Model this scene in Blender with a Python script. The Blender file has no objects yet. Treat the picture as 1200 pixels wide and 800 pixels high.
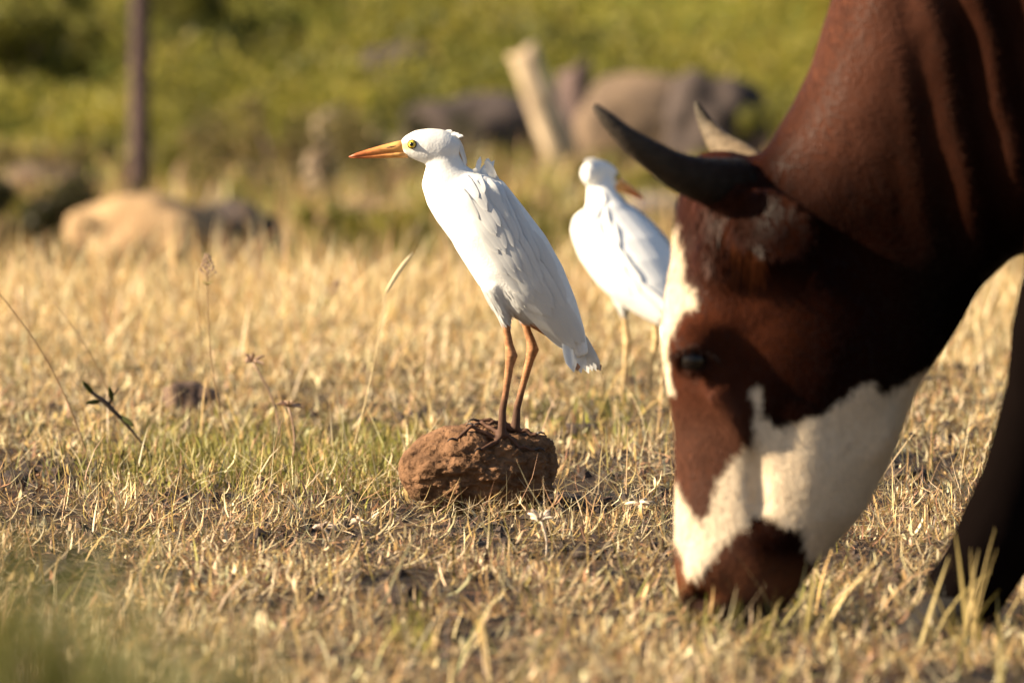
import bpy, math, random
import numpy as np
from mathutils import Vector, Matrix, noise
from mathutils.bvhtree import BVHTree

# ------------------------------------------------------------------ camera, sky, sun, exposure
SC = bpy.context.scene
COL = SC.collection
FPX = 200.0 / 22.3 * 1200.0          # focal length in photo pixels
CAM_H = 0.76
PITCH = math.atan(420.0 / FPX)
cam_d = bpy.data.cameras.new('camera'); cam = bpy.data.objects.new('camera', cam_d); COL.objects.link(cam)
cam.location = (0, 0, CAM_H); cam.rotation_euler = (math.pi / 2 - PITCH, 0, 0)
cam_d.sensor_width = 22.3; cam_d.lens = 200; cam_d.clip_start = 0.5; cam_d.clip_end = 3000
cam_d.dof.use_dof = True; cam_d.dof.focus_distance = 13.0; cam_d.dof.aperture_fstop = 5.4
SC.camera = cam

SUN_EL = math.radians(27); SUN_AZ = math.radians(-96)     # azimuth from +Y, clockwise
sun_vec = Vector((math.sin(SUN_AZ) * math.cos(SUN_EL), math.cos(SUN_AZ) * math.cos(SUN_EL), math.sin(SUN_EL)))
W = bpy.data.worlds.new('World'); SC.world = W; W.use_nodes = True
nt = W.node_tree; nt.nodes.clear()
sky = nt.nodes.new('ShaderNodeTexSky'); sky.sky_type = 'NISHITA'; sky.sun_disc = False
sky.sun_elevation = SUN_EL; sky.sun_rotation = SUN_AZ % (2 * math.pi)
bg = nt.nodes.new('ShaderNodeBackground'); bg.inputs[1].default_value = 0.05
wo = nt.nodes.new('ShaderNodeOutputWorld')
nt.links.new(sky.outputs[0], bg.inputs[0]); nt.links.new(bg.outputs[0], wo.inputs[0])
sl = bpy.data.lights.new('sun', 'SUN'); sl.energy = 5.0; sl.angle = math.radians(0.55); sl.color = (1.0, 0.83, 0.59)
so = bpy.data.objects.new('sun', sl); COL.objects.link(so)
so.rotation_euler = (-sun_vec).to_track_quat('-Z', 'Y').to_euler()
VS = SC.view_settings; VS.view_transform = 'Standard'; VS.look = 'None'; VS.gamma = 1; VS.exposure = 1.56
VS.use_curve_mapping = False

RNG = np.random.default_rng(7)
random.seed(7)

# ------------------------------------------------------------------ helpers
def at(px, py, Y):
    u = (px - 600) / FPX; v = (400 - py) / FPX
    c, s = math.cos(PITCH), math.sin(PITCH)
    d = Vector((u, c + v * s, -s + v * c)); k = Y / d.y
    return Vector((d.x * k, Y, CAM_H + d.z * k))
DIP = 0.60                            # the land falls away behind the near crest
def ground_Y(py):
    v = (400 - py) / FPX; c, s = math.cos(PITCH), math.sin(PITCH)
    return (c + v * s) * (CAM_H + (DIP if py < 347 else 0)) / (s - v * c)

def mat(name, col=(0.5, 0.5, 0.5), rough=0.7, attr=None, spec=0.3, sheen=0.0, noise_amt=0.0, noise_scale=40,
        bump=0.0, bump_scale=200, transl=0.0, stretch=None, sss=0.0, coat=0.0):
    m = bpy.data.materials.new(name); m.use_nodes = True
    n = m.node_tree.nodes; l = m.node_tree.links
    p = n['Principled BSDF']; p.inputs['Roughness'].default_value = rough
    p.inputs['Specular IOR Level'].default_value = spec
    p.inputs['Sheen Weight'].default_value = sheen
    p.inputs['Coat Weight'].default_value = coat
    if sss:
        p.inputs['Subsurface Weight'].default_value = sss; p.inputs['Subsurface Scale'].default_value = 0.004
    src = None
    if attr:
        a = n.new('ShaderNodeAttribute'); a.attribute_name = attr; src = a.outputs['Color']
    else:
        r = n.new('ShaderNodeRGB'); r.outputs[0].default_value = (*col, 1); src = r.outputs[0]
    tc = n.new('ShaderNodeTexCoord'); vec = tc.outputs['Object']
    if stretch:
        mp = n.new('ShaderNodeMapping'); mp.inputs['Scale'].default_value = stretch; l.new(vec, mp.inputs[0]); vec = mp.outputs[0]
    if noise_amt:
        t = n.new('ShaderNodeTexNoise'); t.inputs['Scale'].default_value = noise_scale; t.inputs['Detail'].default_value = 5
        l.new(vec, t.inputs['Vector'])
        mr = n.new('ShaderNodeMapRange'); mr.inputs[1].default_value = 0.3; mr.inputs[2].default_value = 0.7
        mr.inputs[3].default_value = 1 - noise_amt; mr.inputs[4].default_value = 1 + noise_amt
        l.new(t.outputs[0], mr.inputs[0])
        mx = n.new('ShaderNodeMix'); mx.data_type = 'RGBA'; mx.blend_type = 'MULTIPLY'; mx.inputs[0].default_value = 1
        l.new(src, mx.inputs[6]); l.new(mr.outputs[0], mx.inputs[7]); src = mx.outputs[2]
    l.new(src, p.inputs['Base Color'])
    if bump:
        t2 = n.new('ShaderNodeTexNoise'); t2.inputs['Scale'].default_value = bump_scale; t2.inputs['Detail'].default_value = 4
        l.new(vec, t2.inputs['Vector'])
        b = n.new('ShaderNodeBump'); b.inputs['Strength'].default_value = bump; b.inputs['Distance'].default_value = 0.01
        l.new(t2.outputs[0], b.inputs['Height']); l.new(b.outputs[0], p.inputs['Normal'])
    if transl:
        tr = n.new('ShaderNodeBsdfTranslucent'); l.new(src, tr.inputs['Color'])
        ms = n.new('ShaderNodeMixShader'); ms.inputs[0].default_value = transl
        l.new(p.outputs[0], ms.inputs[1]); l.new(tr.outputs[0], ms.inputs[2])
        l.new(ms.outputs[0], n['Material Output'].inputs['Surface'])
    return m

def tag(o, label=None, cat=None, group=None, kind=None):
    if label: o['label'] = label
    if cat: o['category'] = cat
    if group: o['group'] = group
    if kind: o['kind'] = kind
    return o
def empty(name, loc, rz=0):
    o = bpy.data.objects.new(name, None); COL.objects.link(o); o.location = loc; o.rotation_euler = (0, 0, rz)
    o.empty_display_size = 0.05
    return o
def link_mesh(name, me, m, parent=None, smooth=True, loc=None):
    if m: me.materials.clear(); me.materials.append(m)
    if smooth: me.polygons.foreach_set('use_smooth', np.ones(len(me.polygons), dtype=bool))
    o = bpy.data.objects.new(name, me); COL.objects.link(o)
    if parent: o.parent = parent
    if loc is not None: o.location = loc
    return o
def set_col(me, name, arr):
    a = me.attributes.new(name, 'FLOAT_COLOR', 'POINT')
    c = np.ones((len(me.vertices), 4), dtype=np.float32); c[:, :3] = arr
    a.data.foreach_set('color', c.ravel())
def quads_mesh(name, V, Q, col=None):
    me = bpy.data.meshes.new(name); nv, nq = len(V), len(Q)
    me.vertices.add(nv); me.vertices.foreach_set('co', np.asarray(V, dtype=np.float32).ravel())
    me.loops.add(nq * 4); me.loops.foreach_set('vertex_index', np.asarray(Q, dtype=np.int32).ravel())
    me.polygons.add(nq); me.polygons.foreach_set('loop_start', np.arange(nq, dtype=np.int32) * 4)
    me.update(calc_edges=True)
    if col is not None: set_col(me, 'tint', col)
    return me
def verts_np(me):
    a = np.empty(len(me.vertices) * 3, dtype=np.float32); me.vertices.foreach_get('co', a); return a.reshape(-1, 3).astype(float)
def normals_np(me):
    a = np.empty(len(me.vertices) * 3, dtype=np.float32); me.vertices.foreach_get('normal', a); return a.reshape(-1, 3).astype(float)

class MB:
    """collects lofted pieces"""
    def __init__(self): self.v = []; self.f = []
    def loft(self, rings, cap=True):
        n = len(rings[0]); b = len(self.v)
        for r in rings: self.v.extend([tuple(p) for p in r])
        for i in range(len(rings) - 1):
            for j in range(n):
                k = (j + 1) % n
                self.f.append((b + i * n + j, b + i * n + k, b + (i + 1) * n + k, b + (i + 1) * n + j))
        if cap:
            self.f.append(tuple(b + j for j in reversed(range(n))))
            self.f.append(tuple(b + (len(rings) - 1) * n + j for j in range(n)))
        return self
    def tube(self, pts, rad, n=10, flat=1.0, up=None):
        pts = [Vector(p) for p in pts]; rings = []
        for i, p in enumerate(pts):
            t = (pts[min(i + 1, len(pts) - 1)] - pts[max(i - 1, 0)]).normalized()
            a = Vector(up) if up else (Vector((0, 1, 0)) if abs(t.y) < 0.9 else Vector((1, 0, 0)))
            s = t.cross(a).normalized(); w = s.cross(t).normalized()
            rings.append([p + s * (rad[i] * math.cos(q)) + w * (rad[i] * flat * math.sin(q)) for q in [2 * math.pi * k / n for k in range(n)]])
        return self.loft(rings)
    def ball(self, c, r, n=12, m=8):
        c = Vector(c); r = (r, r, r) if not hasattr(r, '__len__') else r; rings = []
        for i in range(m + 1):
            th = math.pi * (0.02 + 0.96 * i / m)
            rings.append([c + Vector((r[0] * math.sin(th) * math.cos(q), r[1] * math.sin(th) * math.sin(q), r[2] * math.cos(th))) for q in [2 * math.pi * k / n for k in range(n)]])
        return self.loft(rings)
    def mesh(self, name):
        me = bpy.data.meshes.new(name); me.from_pydata(self.v, [], self.f); me.update(); return me
    def build(self, name, m, parent=None, smooth=True): return link_mesh(name, self.mesh(name), m, parent, smooth)

def remesh(me, voxel, smooth_it=0, fac=0.5):
    o = bpy.data.objects.new('tmp', me); COL.objects.link(o)
    r = o.modifiers.new('r', 'REMESH'); r.mode = 'VOXEL'; r.voxel_size = voxel; r.adaptivity = 0
    if smooth_it:
        s = o.modifiers.new('s', 'SMOOTH'); s.iterations = smooth_it; s.factor = fac
    dg = bpy.context.evaluated_depsgraph_get(); dg.update()
    out = bpy.data.meshes.new_from_object(o.evaluated_get(dg))
    bpy.data.objects.remove(o); return out
def join_raw(me, mb):
    V = [tuple(v.co) for v in me.vertices]; F = [tuple(p.vertices) for p in me.polygons]; b = len(V)
    out = bpy.data.meshes.new('j'); out.from_pydata(V + mb.v, [], F + [tuple(i + b for i in f) for f in mb.f]); out.update(); return out
def bvh_of(me): return BVHTree.FromPolygons([v.co for v in me.vertices], [tuple(p.vertices) for p in me.polygons])

def vnoise(x, y, freq, seed=0):
    x = np.asarray(x) * freq + seed * 17.3; y = np.asarray(y) * freq + seed * 9.7
    xi = np.floor(x).astype(np.int64); yi = np.floor(y).astype(np.int64); fx = x - xi; fy = y - yi
    def h(a, b):
        n = (a * 374761393 + b * 668265263 + seed * 144665) & 0x7fffffff
        n = ((n ^ (n >> 13)) * 1274126177) & 0x7fffffff
        return ((n ^ (n >> 16)) & 0xffff) / 65535.0
    fx = fx * fx * (3 - 2 * fx); fy = fy * fy * (3 - 2 * fy)
    return (h(xi, yi) * (1 - fx) + h(xi + 1, yi) * fx) * (1 - fy) + (h(xi, yi + 1) * (1 - fx) + h(xi + 1, yi + 1) * fx) * fy
def fbm(x, y, freq, seed=0, o=3):
    s = 0; a = 0.5; t = 0
    for i in range(o): s = s + a * vnoise(x, y, freq * 2 ** i, seed + i); t += a; a *= 0.5
    return s / t

def gz(x, y):
    """height of the ground"""
    x = np.asarray(x, dtype=float); y = np.asarray(y, dtype=float)
    near = np.clip((y - 5) / 3, 0, 1) * np.clip((70 - y) / 20, 0, 1)
    b = (fbm(x, y, 1.6, 3) - 0.5) * 0.030 + (fbm(x, y, 7.0, 5) - 0.5) * 0.022
    far = np.clip((y - 74) / 16, 0, 1) ** 1.3 * 2.0 + np.clip((y - 90) / 60, 0, 1) ** 1.2 * 10.0
    t = np.clip((y - 22.5) / 13, 0, 1)
    return b * near + far - DIP * t * t * (3 - 2 * t)

def blades(base, L, wid, az, lean, curl, tint, segs=3, twist=None, tip=0.12):
    """flat grass blades; returns verts, quads, tint per vertex"""
    N = len(base); step = L / segs
    P = np.zeros((N, segs + 1, 3)); P[:, 0] = base
    for k in range(segs):
        ph = lean + curl * (k + 0.5) / segs
        d = np.stack([np.cos(az) * np.sin(ph), np.sin(az) * np.sin(ph), np.cos(ph)], -1)
        P[:, k + 1] = P[:, k] + d * step[:, None]
        P[:, k + 1, 2] = np.maximum(P[:, k + 1, 2], base[:, 2] + 0.003)
    if twist is None: twist = RNG.uniform(-0.9, 0.9, N)
    wv = np.stack([np.cos(az + np.pi / 2 + twist), np.sin(az + np.pi / 2 + twist), RNG.uniform(-0.3, 0.3, N)], -1)
    prof = np.interp(np.linspace(0, 1, segs + 1), [0, 0.35, 0.7, 1], [0.75, 1.0, 0.75, tip])
    off = wv[:, None, :] * (wid[:, None] * 0.5 * prof[None])[:, :, None]
    V = np.stack([P - off, P + off], 2).reshape(N, -1, 3)
    n = 2 * (segs + 1)
    q = np.array([[2 * k, 2 * k + 1, 2 * k + 3, 2 * k + 2] for k in range(segs)])
    Q = (q[None] + (np.arange(N) * n)[:, None, None]).reshape(-1, 4)
    T = np.repeat(tint, n, axis=0)
    return V.reshape(-1, 3), Q, T
def merge(parts):
    V, Q, T, b = [], [], [], 0
    for v, q, t in parts: V.append(v); Q.append(q + b); T.append(t); b += len(v)
    return np.concatenate(V), np.concatenate(Q), np.concatenate(T)

# ------------------------------------------------------------------ materials
def soil_material():
    m = bpy.data.materials.new('soil'); m.use_nodes = True; n = m.node_tree.nodes; l = m.node_tree.links; p = n['Principled BSDF']
    p.inputs['Roughness'].default_value = 0.95; p.inputs['Specular IOR Level'].default_value = 0.1
    g = n.new('ShaderNodeNewGeometry')
    t = n.new('ShaderNodeTexNoise'); t.inputs['Scale'].default_value = 9; t.inputs['Detail'].default_value = 8; l.new(g.outputs['Position'], t.inputs['Vector'])
    r = n.new('ShaderNodeValToRGB'); e = r.color_ramp.elements
    e[0].position = 0.40; e[0].color = (0.014, 0.011, 0.011, 1); e[1].position = 0.72; e[1].color = (0.10, 0.062, 0.036, 1)
    l.new(t.outputs[0], r.inputs[0])
    # further away the short dry sward covers the soil wholly
    sx = n.new('ShaderNodeSeparateXYZ'); l.new(g.outputs['Position'], sx.inputs[0])
    mr = n.new('ShaderNodeMapRange'); mr.inputs[1].default_value = 15; mr.inputs[2].default_value = 22; l.new(sx.outputs[1], mr.inputs[0])
    ab = n.new('ShaderNodeMath'); ab.operation = 'ABSOLUTE'; l.new(sx.outputs[0], ab.inputs[0]); mrx = n.new('ShaderNodeMapRange'); mrx.inputs[1].default_value = 1.2; mrx.inputs[2].default_value = 2.6; l.new(ab.outputs[0], mrx.inputs[0])
    mxm = n.new('ShaderNodeMath'); mxm.operation = 'MAXIMUM'; l.new(mr.outputs[0], mxm.inputs[0]); l.new(mrx.outputs[0], mxm.inputs[1])
    t2 = n.new('ShaderNodeTexNoise'); t2.inputs['Scale'].default_value = 0.8; t2.inputs['Detail'].default_value = 6; l.new(g.outputs['Position'], t2.inputs['Vector'])
    r2 = n.new('ShaderNodeValToRGB'); e = r2.color_ramp.elements
    e[0].position = 0.35; e[0].color = (0.26, 0.19, 0.06, 1); e[1].position = 0.6; e[1].color = (0.42, 0.30, 0.13, 1)
    l.new(t2.outputs[0], r2.inputs[0])
    r3 = n.new('ShaderNodeValToRGB'); e = r3.color_ramp.elements
    e[0].position = 0.4; e[0].color = (0.13, 0.15, 0.022, 1); e[1].position = 0.62; e[1].color = (0.27, 0.24, 0.045, 1); l.new(t2.outputs[0], r3.inputs[0])
    r4 = n.new('ShaderNodeValToRGB'); e = r4.color_ramp.elements
    e[0].position = 0.42; e[0].color = (0.10, 0.085, 0.028, 1); e[1].position = 0.62; e[1].color = (0.30, 0.21, 0.085, 1); l.new(t2.outputs[0], r4.inputs[0])
    mr4 = n.new('ShaderNodeMapRange'); mr4.inputs[1].default_value = 27; mr4.inputs[2].default_value = 33; l.new(sx.outputs[1], mr4.inputs[0])
    mx4 = n.new('ShaderNodeMix'); mx4.data_type = 'RGBA'; l.new(mr4.outputs[0], mx4.inputs[0]); l.new(r2.outputs[0], mx4.inputs[6]); l.new(r4.outputs[0], mx4.inputs[7])
    mr2 = n.new('ShaderNodeMapRange'); mr2.inputs[1].default_value = 58; mr2.inputs[2].default_value = 74; l.new(sx.outputs[1], mr2.inputs[0])
    mx2 = n.new('ShaderNodeMix'); mx2.data_type = 'RGBA'; l.new(mr2.outputs[0], mx2.inputs[0]); l.new(mx4.outputs[2], mx2.inputs[6]); l.new(r3.outputs[0], mx2.inputs[7])
    mx = n.new('ShaderNodeMix'); mx.data_type = 'RGBA'; l.new(mxm.outputs[0], mx.inputs[0]); l.new(r.outputs[0], mx.inputs[6]); l.new(mx2.outputs[2], mx.inputs[7])
    l.new(mx.outputs[2], p.inputs['Base Color'])
    b = n.new('ShaderNodeBump'); b.inputs['Strength'].default_value = 0.9; b.inputs['Distance'].default_value = 0.01
    t3 = n.new('ShaderNodeTexNoise'); t3.inputs['Scale'].default_value = 60; t3.inputs['Detail'].default_value = 6; l.new(g.outputs['Position'], t3.inputs['Vector'])
    l.new(t3.outputs[0], b.inputs['Height']); l.new(b.outputs[0], p.inputs['Normal'])
    return m
def rock_material(name, c0, c1, scale=14, bump=0.7, bscale=60):
    m = bpy.data.materials.new(name); m.use_nodes = True; n = m.node_tree.nodes; l = m.node_tree.links; p = n['Principled BSDF']
    p.inputs['Roughness'].default_value = 0.92; p.inputs['Specular IOR Level'].default_value = 0.15
    tc = n.new('ShaderNodeTexCoord')
    t = n.new('ShaderNodeTexNoise'); t.inputs['Scale'].default_value = scale; t.inputs['Detail'].default_value = 9; t.inputs['Roughness'].default_value = 0.65
    l.new(tc.outputs['Object'], t.inputs['Vector'])
    r = n.new('ShaderNodeValToRGB'); e = r.color_ramp.elements
    e[0].position = 0.35; e[0].color = (*c0, 1); e[1].position = 0.65; e[1].color = (*c1, 1)
    l.new(t.outputs[0], r.inputs[0]); l.new(r.outputs[0], p.inputs['Base Color'])
    t2 = n.new('ShaderNodeTexNoise'); t2.inputs['Scale'].default_value = bscale; t2.inputs['Detail'].default_value = 8
    l.new(tc.outputs['Object'], t2.inputs['Vector'])
    b = n.new('ShaderNodeBump'); b.inputs['Strength'].default_value = bump; b.inputs['Distance'].default_value = 0.006
    l.new(t2.outputs[0], b.inputs['Height']); l.new(b.outputs[0], p.inputs['Normal'])
    return m
M_GRASS = mat('dry_grass_blade', rough=0.5, attr='tint', spec=0.35, transl=0.15)
M_LEAF = mat('leaf', rough=0.55, attr='tint', spec=0.25, transl=0.45)
M_COAT = mat('cow_coat', rough=0.62, attr='tint', spec=0.0, noise_amt=0.08, noise_scale=30, bump=0.03, bump_scale=140, stretch=(2.5, 2.5, 0.7))
M_FUR = mat('cow_fur', rough=0.42, attr='tint', spec=0.06, transl=0.12)
M_BIRD = mat('egret_skin_and_down', rough=0.75, attr='tint', spec=0.2, noise_amt=0.05, noise_scale=120, bump=0.1, bump_scale=300)
M_FEATHER = mat('white_feather', col=(0.74, 0.735, 0.72), rough=0.65, spec=0.25, transl=0.22)
M_BUFF = mat('buff_plume', col=(0.72, 0.48, 0.26), rough=0.65, transl=0.3)
M_DARKTIP = mat('stained_feather_tip', col=(0.30, 0.17, 0.11), rough=0.7, transl=0.2)

# ------------------------------------------------------------------ ground
def spaced(a, b, n, far, m):
    c = np.linspace(a, b, n); t = np.linspace(0, 1, m + 1)[1:] ** 2.5
    return np.concatenate([(a - far * t)[::-1], c, b + far * t])
gx = spaced(-3.2, 3.2, 150, 500, 14)
gy = np.concatenate([np.linspace(-40, 5, 12)[:-1], np.linspace(5, 22, 280), np.linspace(22, 100, 300)[1:], 100 + 900 * np.linspace(0, 1, 24)[1:] ** 2])
GX, GY = np.meshgrid(gx, gy); GV = np.stack([GX, GY, gz(GX, GY)], -1).reshape(-1, 3)
ii = np.arange(len(gy) - 1)[:, None] * len(gx) + np.arange(len(gx) - 1)[None]
GQ = np.stack([ii, ii + 1, ii + 1 + len(gx), ii + len(gx)], -1).reshape(-1, 4)
ground = link_mesh('ground', quads_mesh('ground', GV, GQ), soil_material()); tag(ground, 'dark soil under the cropped dry pasture', kind='structure')

# ------------------------------------------------------------------ dry sward (nobody could count it)
STRAW = np.array([0.56, 0.37, 0.145]); PALE = np.array([0.76, 0.61, 0.36]); ROSE = np.array([0.44, 0.245, 0.13])
OLIVE = np.array([0.31, 0.25, 0.07]); GREEN = np.array([0.25, 0.235, 0.04]); UMBER = np.array([0.12, 0.065, 0.04])
PALETTE = np.stack([STRAW, PALE, ROSE, OLIVE, UMBER, GREEN])
def pick(N, w):
    w = np.asarray(w, float); idx = RNG.choice(len(PALETTE), N, p=w / w.sum())
    return PALETTE[idx] * RNG.uniform(0.5, 1.22, (N, 1)) * RNG.uniform(0.93, 1.07, (N, 3))
def scatter(N, y0, y1, marg, power=1.0):
    y = y0 + (y1 - y0) * RNG.random(N) ** power
    hw = 0.0558 * y + marg
    x = RNG.uniform(-1, 1, N) * hw
    return x, y
# green patches (pixel centre, radius in px) where the short grass still lives
GREEN_SPOTS = [(270, 545, 170, 42), (430, 525, 60, 26), (490, 760, 26, 26), (700, 500, 60, 20), (130, 560, 80, 30), (880, 745, 80, 30)]
def greenness(x, y):
    px = 600 + x / y * FPX; py = FPX * CAM_H / y - 20; g = np.zeros_like(x)
    for cx, cy, rx, ry in GREEN_SPOTS: g = np.maximum(g, np.exp(-(((px - cx) / rx) ** 2 + ((py - cy) / ry) ** 2) * 1.2))
    return g
BARE_SPOTS = [(1060, 548, 70, 26), (75, 668, 70, 30), (480, 706, 55, 22), (255, 592, 90, 16), (672, 586, 60, 20), (10, 560, 50, 22), (680, 656, 60, 16), (720, 545, 60, 16), (1010, 668, 60, 22), (590, 640, 50, 16), (330, 640, 50, 14), (800, 640, 60, 24), (1100, 445, 50, 10), (900, 700, 40, 14), (560, 760, 60, 18), (205, 730, 50, 16)]
def cover(x, y):
    """how thickly the grass stands: bare dark patches between clumps"""
    c = fbm(x, y * 0.6, 9.0, 11, 3)
    px = 600 + x / y * FPX; py = FPX * CAM_H / y - 20; bare = np.zeros_like(x)
    for bx, by, rx, ry in BARE_SPOTS: bare = np.maximum(bare, np.exp(-((((px - bx) / rx) ** 2 + ((py - by) / ry) ** 2)) ** 2))
    return (1 - 0.93 * bare) * _cover(c, y)
def _cover(c, y):
    return np.clip((c - 0.445) / 0.09, 0.06, 1) * np.where(y < 14.4, 1, 0.35 + 0.65 * np.clip((c - 0.3) / 0.1, 0, 1)) + np.clip((y - 16) / 4, 0, 1) * 0.6
def keep_clear(x, y):
    return ((x + 0.052) / 0.115) ** 2 + ((y - 13.23) / 0.10) ** 2 > 1
parts = []
def turf(N, y0, y1, marg, Lr, Wr, w, lean=(0.1, 1.35), curl=(-0.6, 1.8), segs=3, lift=0.0, cov=True, weight_green=True, tuft=0):
    if tuft:
        nc = max(1, N // tuft); cx, cy = scatter(nc, y0, y1, marg); ci = RNG.integers(0, nc, N)
        ox, oy = RNG.normal(0, 0.007, N), RNG.normal(0, 0.007, N); x, y = cx[ci] + ox, cy[ci] + oy; taz = np.arctan2(oy, ox) + RNG.normal(0, 0.5, N)
        tshade = RNG.uniform(0.65, 1.25, nc)[ci]
    else:
        x, y = scatter(N, y0, y1, marg); taz = RNG.uniform(0, 2 * np.pi, N); tshade = np.ones(N)
    k = keep_clear(x, y)
    k &= ~((np.abs(x - 0.27) < 0.12) & (np.abs(y - 10.55) < 0.22) & (RNG.random(N) < (0.9 if Lr[1] > 0.06 else 0.35)))     # cropped round the muzzle
    if cov: k &= RNG.random(N) < cover(x, y)
    x, y, taz, tshade = x[k], y[k], taz[k], tshade[k]; n = len(x)
    g = greenness(x, y)
    t = pick(n, w)
    if weight_green:
        isg = RNG.random(n) < g * 0.9
        t[isg] = pick(int(isg.sum()), [0.5, 0, 0, 3, 0, 3])
    else: isg = np.zeros(n, bool)
    clump = fbm(x, y, 3.2, 31, 2)
    t = np.minimum(t * (0.8 + 0.4 * clump[:, None]) * tshade[:, None], 0.85)
    L = RNG.uniform(*Lr, n) * (0.7 + 0.7 * clump) * np.where(isg, 1.05, 1)
    W_ = RNG.uniform(*Wr, n); az = taz
    ln = RNG.uniform(*lean, n); cu = RNG.uniform(*curl, n)
    ln = np.where(isg, ln * 0.55, ln)
    z = gz(x, y) + lift * RNG.random(n)
    parts.append(blades(np.stack([x, y, z], -1), L, W_, az, ln, cu, t, segs))
w_dry = [4.0, 4.2, 3.2, 0.5, 1.6, 0.05]
turf(68000, 8.8, 14.4, 0.6, (0.012, 0.042), (0.0011, 0.0028), w_dry, lean=(0.75, 1.7), curl=(-2.2, 2.2), segs=3, lift=0.012, tuft=11)
turf(42000, 8.8, 14.4, 0.6, (0.015, 0.055), (0.0010, 0.0026), [4, 4.5, 2.4, 0.2, 1.6, 0], lean=(1.0, 1.75), curl=(-1.6, 1.6), segs=3, lift=0.028)
turf(9000, 8.8, 14.4, 0.6, (0.010, 0.024), (0.003, 0.0065), [2.5, 5, 2.4, 0.1, 1.6, 0], lean=(0.5, 1.7), curl=(-2.0, 2.0), segs=3, lift=0.026)
turf(80000, 14.4, 20.5, 0.6, (0.014, 0.040), (0.0016, 0.0034), [4.4, 5.5, 1.2, 0.5, 0.5, 0.03], lean=(0.5, 1.6), curl=(-1.6, 1.8), segs=2, lift=0.005, tuft=9)
turf(30000, 14.4, 20.5, 0.6, (0.014, 0.036), (0.003, 0.0075), [3.4, 5.5, 1.4, 0.3, 0.7, 0], lean=(0.8, 1.6), curl=(-0.8, 1.0), segs=2, lift=0.014)
turf(78000, 20.5, 27.5, 0.7, (0.016, 0.05), (0.0022, 0.0045), [5, 6, 0.6, 0.2, 0.0, 0.0], lean=(0.0, 1.0), curl=(-0.4, 1.2), segs=2, cov=False)
turf(5200, 20, 25.5, 0.6, (0.05, 0.20), (0.0018, 0.004), [4, 4, 1, 0.3, 0, 0], lean=(0.0, 0.9), curl=(0.0, 0.9), segs=3, cov=False, weight_green=False)
turf(22000, 36, 70, 1.2, (0.08, 0.28), (0.010, 0.024), [1.6, 0.5, 1.8, 3.4, 1.6, 3.2], lean=(0, 0.9), segs=2, cov=False)
turf(4200, 8.9, 15.5, 0.6, (0.05, 0.13), (0.0008, 0.0015), [4, 4, 1.2, 0.6, 0.6, 0], lean=(0.8, 1.5), curl=(-0.9, 0.9), segs=3, lift=0.02, cov=False, weight_green=False)
for sgn in (-1, 1):      # thinner cover further out to both sides
    N_ = 22000; y_ = RNG.uniform(8, 24, N_); x_ = sgn * (0.0558 * y_ + 0.55 + 2.2 * RNG.random(N_) ** 1.3)
    parts.append(blades(np.stack([x_, y_, gz(x_, y_)], -1), RNG.uniform(0.02, 0.06, N_), RNG.uniform(0.003, 0.007, N_), RNG.uniform(0, 6.28, N_), RNG.uniform(0.3, 1.5, N_), RNG.uniform(-1, 1.5, N_), pick(N_, w_dry), 2))
# the short green tufts left of the clod
N_ = 9000; gpx = np.concatenate([RNG.normal(285, 85, N_ * 3 // 4), RNG.normal(440, 30, N_ - N_ * 3 // 4)]); gpy = RNG.normal(545, 20, N_); y_ = FPX * CAM_H / (gpy + 20); x_ = (gpx - 600) / FPX * y_
kg = (fbm(x_, y_, 9, 61, 2) > 0.44) & keep_clear(x_, y_); x_, y_ = x_[kg], y_[kg]; N_ = len(x_)
parts.append(blades(np.stack([x_, y_, gz(x_, y_)], -1), RNG.uniform(0.016, 0.05, N_), RNG.uniform(0.0014, 0.003, N_), RNG.uniform(0, 6.28, N_), RNG.uniform(0.1, 1.2, N_), RNG.uniform(-0.5, 1.6, N_), pick(N_, [0.8, 0, 0, 2, 0.2, 4]), 3))
# longer seeding blades standing above the sward
turf(520, 8.9, 13.0, 0.6, (0.05, 0.10), (0.002, 0.0038), [2.5, 2.6, 0.5, 3, 0, 0.4], lean=(0.0, 0.7), curl=(0.0, 1.2), segs=3, cov=False, weight_green=False)
turf(1700, 8.9, 14.4, 0.6, (0.035, 0.09), (0.0008, 0.0016), [4, 3, 1, 0.6, 0.3, 0], lean=(0.1, 1.3), curl=(-0.6, 1.2), segs=3, cov=False, weight_green=False)
turf(1500, 13.4, 19, 0.6, (0.06, 0.13), (0.0012, 0.0024), [4, 3, 1, 0.6, 0, 0], lean=(0.0, 0.9), curl=(0.0, 0.9), segs=3, cov=False, weight_green=False)
turf(1800, 17, 22, 0.6, (0.05, 0.14), (0.0016, 0.0034), [4, 3.5, 1, 0.3, 0, 0], lean=(0.0, 0.8), curl=(0.0, 0.9), segs=3, cov=False, weight_green=False)
V, Q, T = merge(parts)
sward = link_mesh('dry_grass', quads_mesh('dry_grass', V, Q, T), M_GRASS, smooth=False)
tag(sward, 'cropped straw-coloured dry grass covering the pasture', 'grass', kind='stuff')

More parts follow.
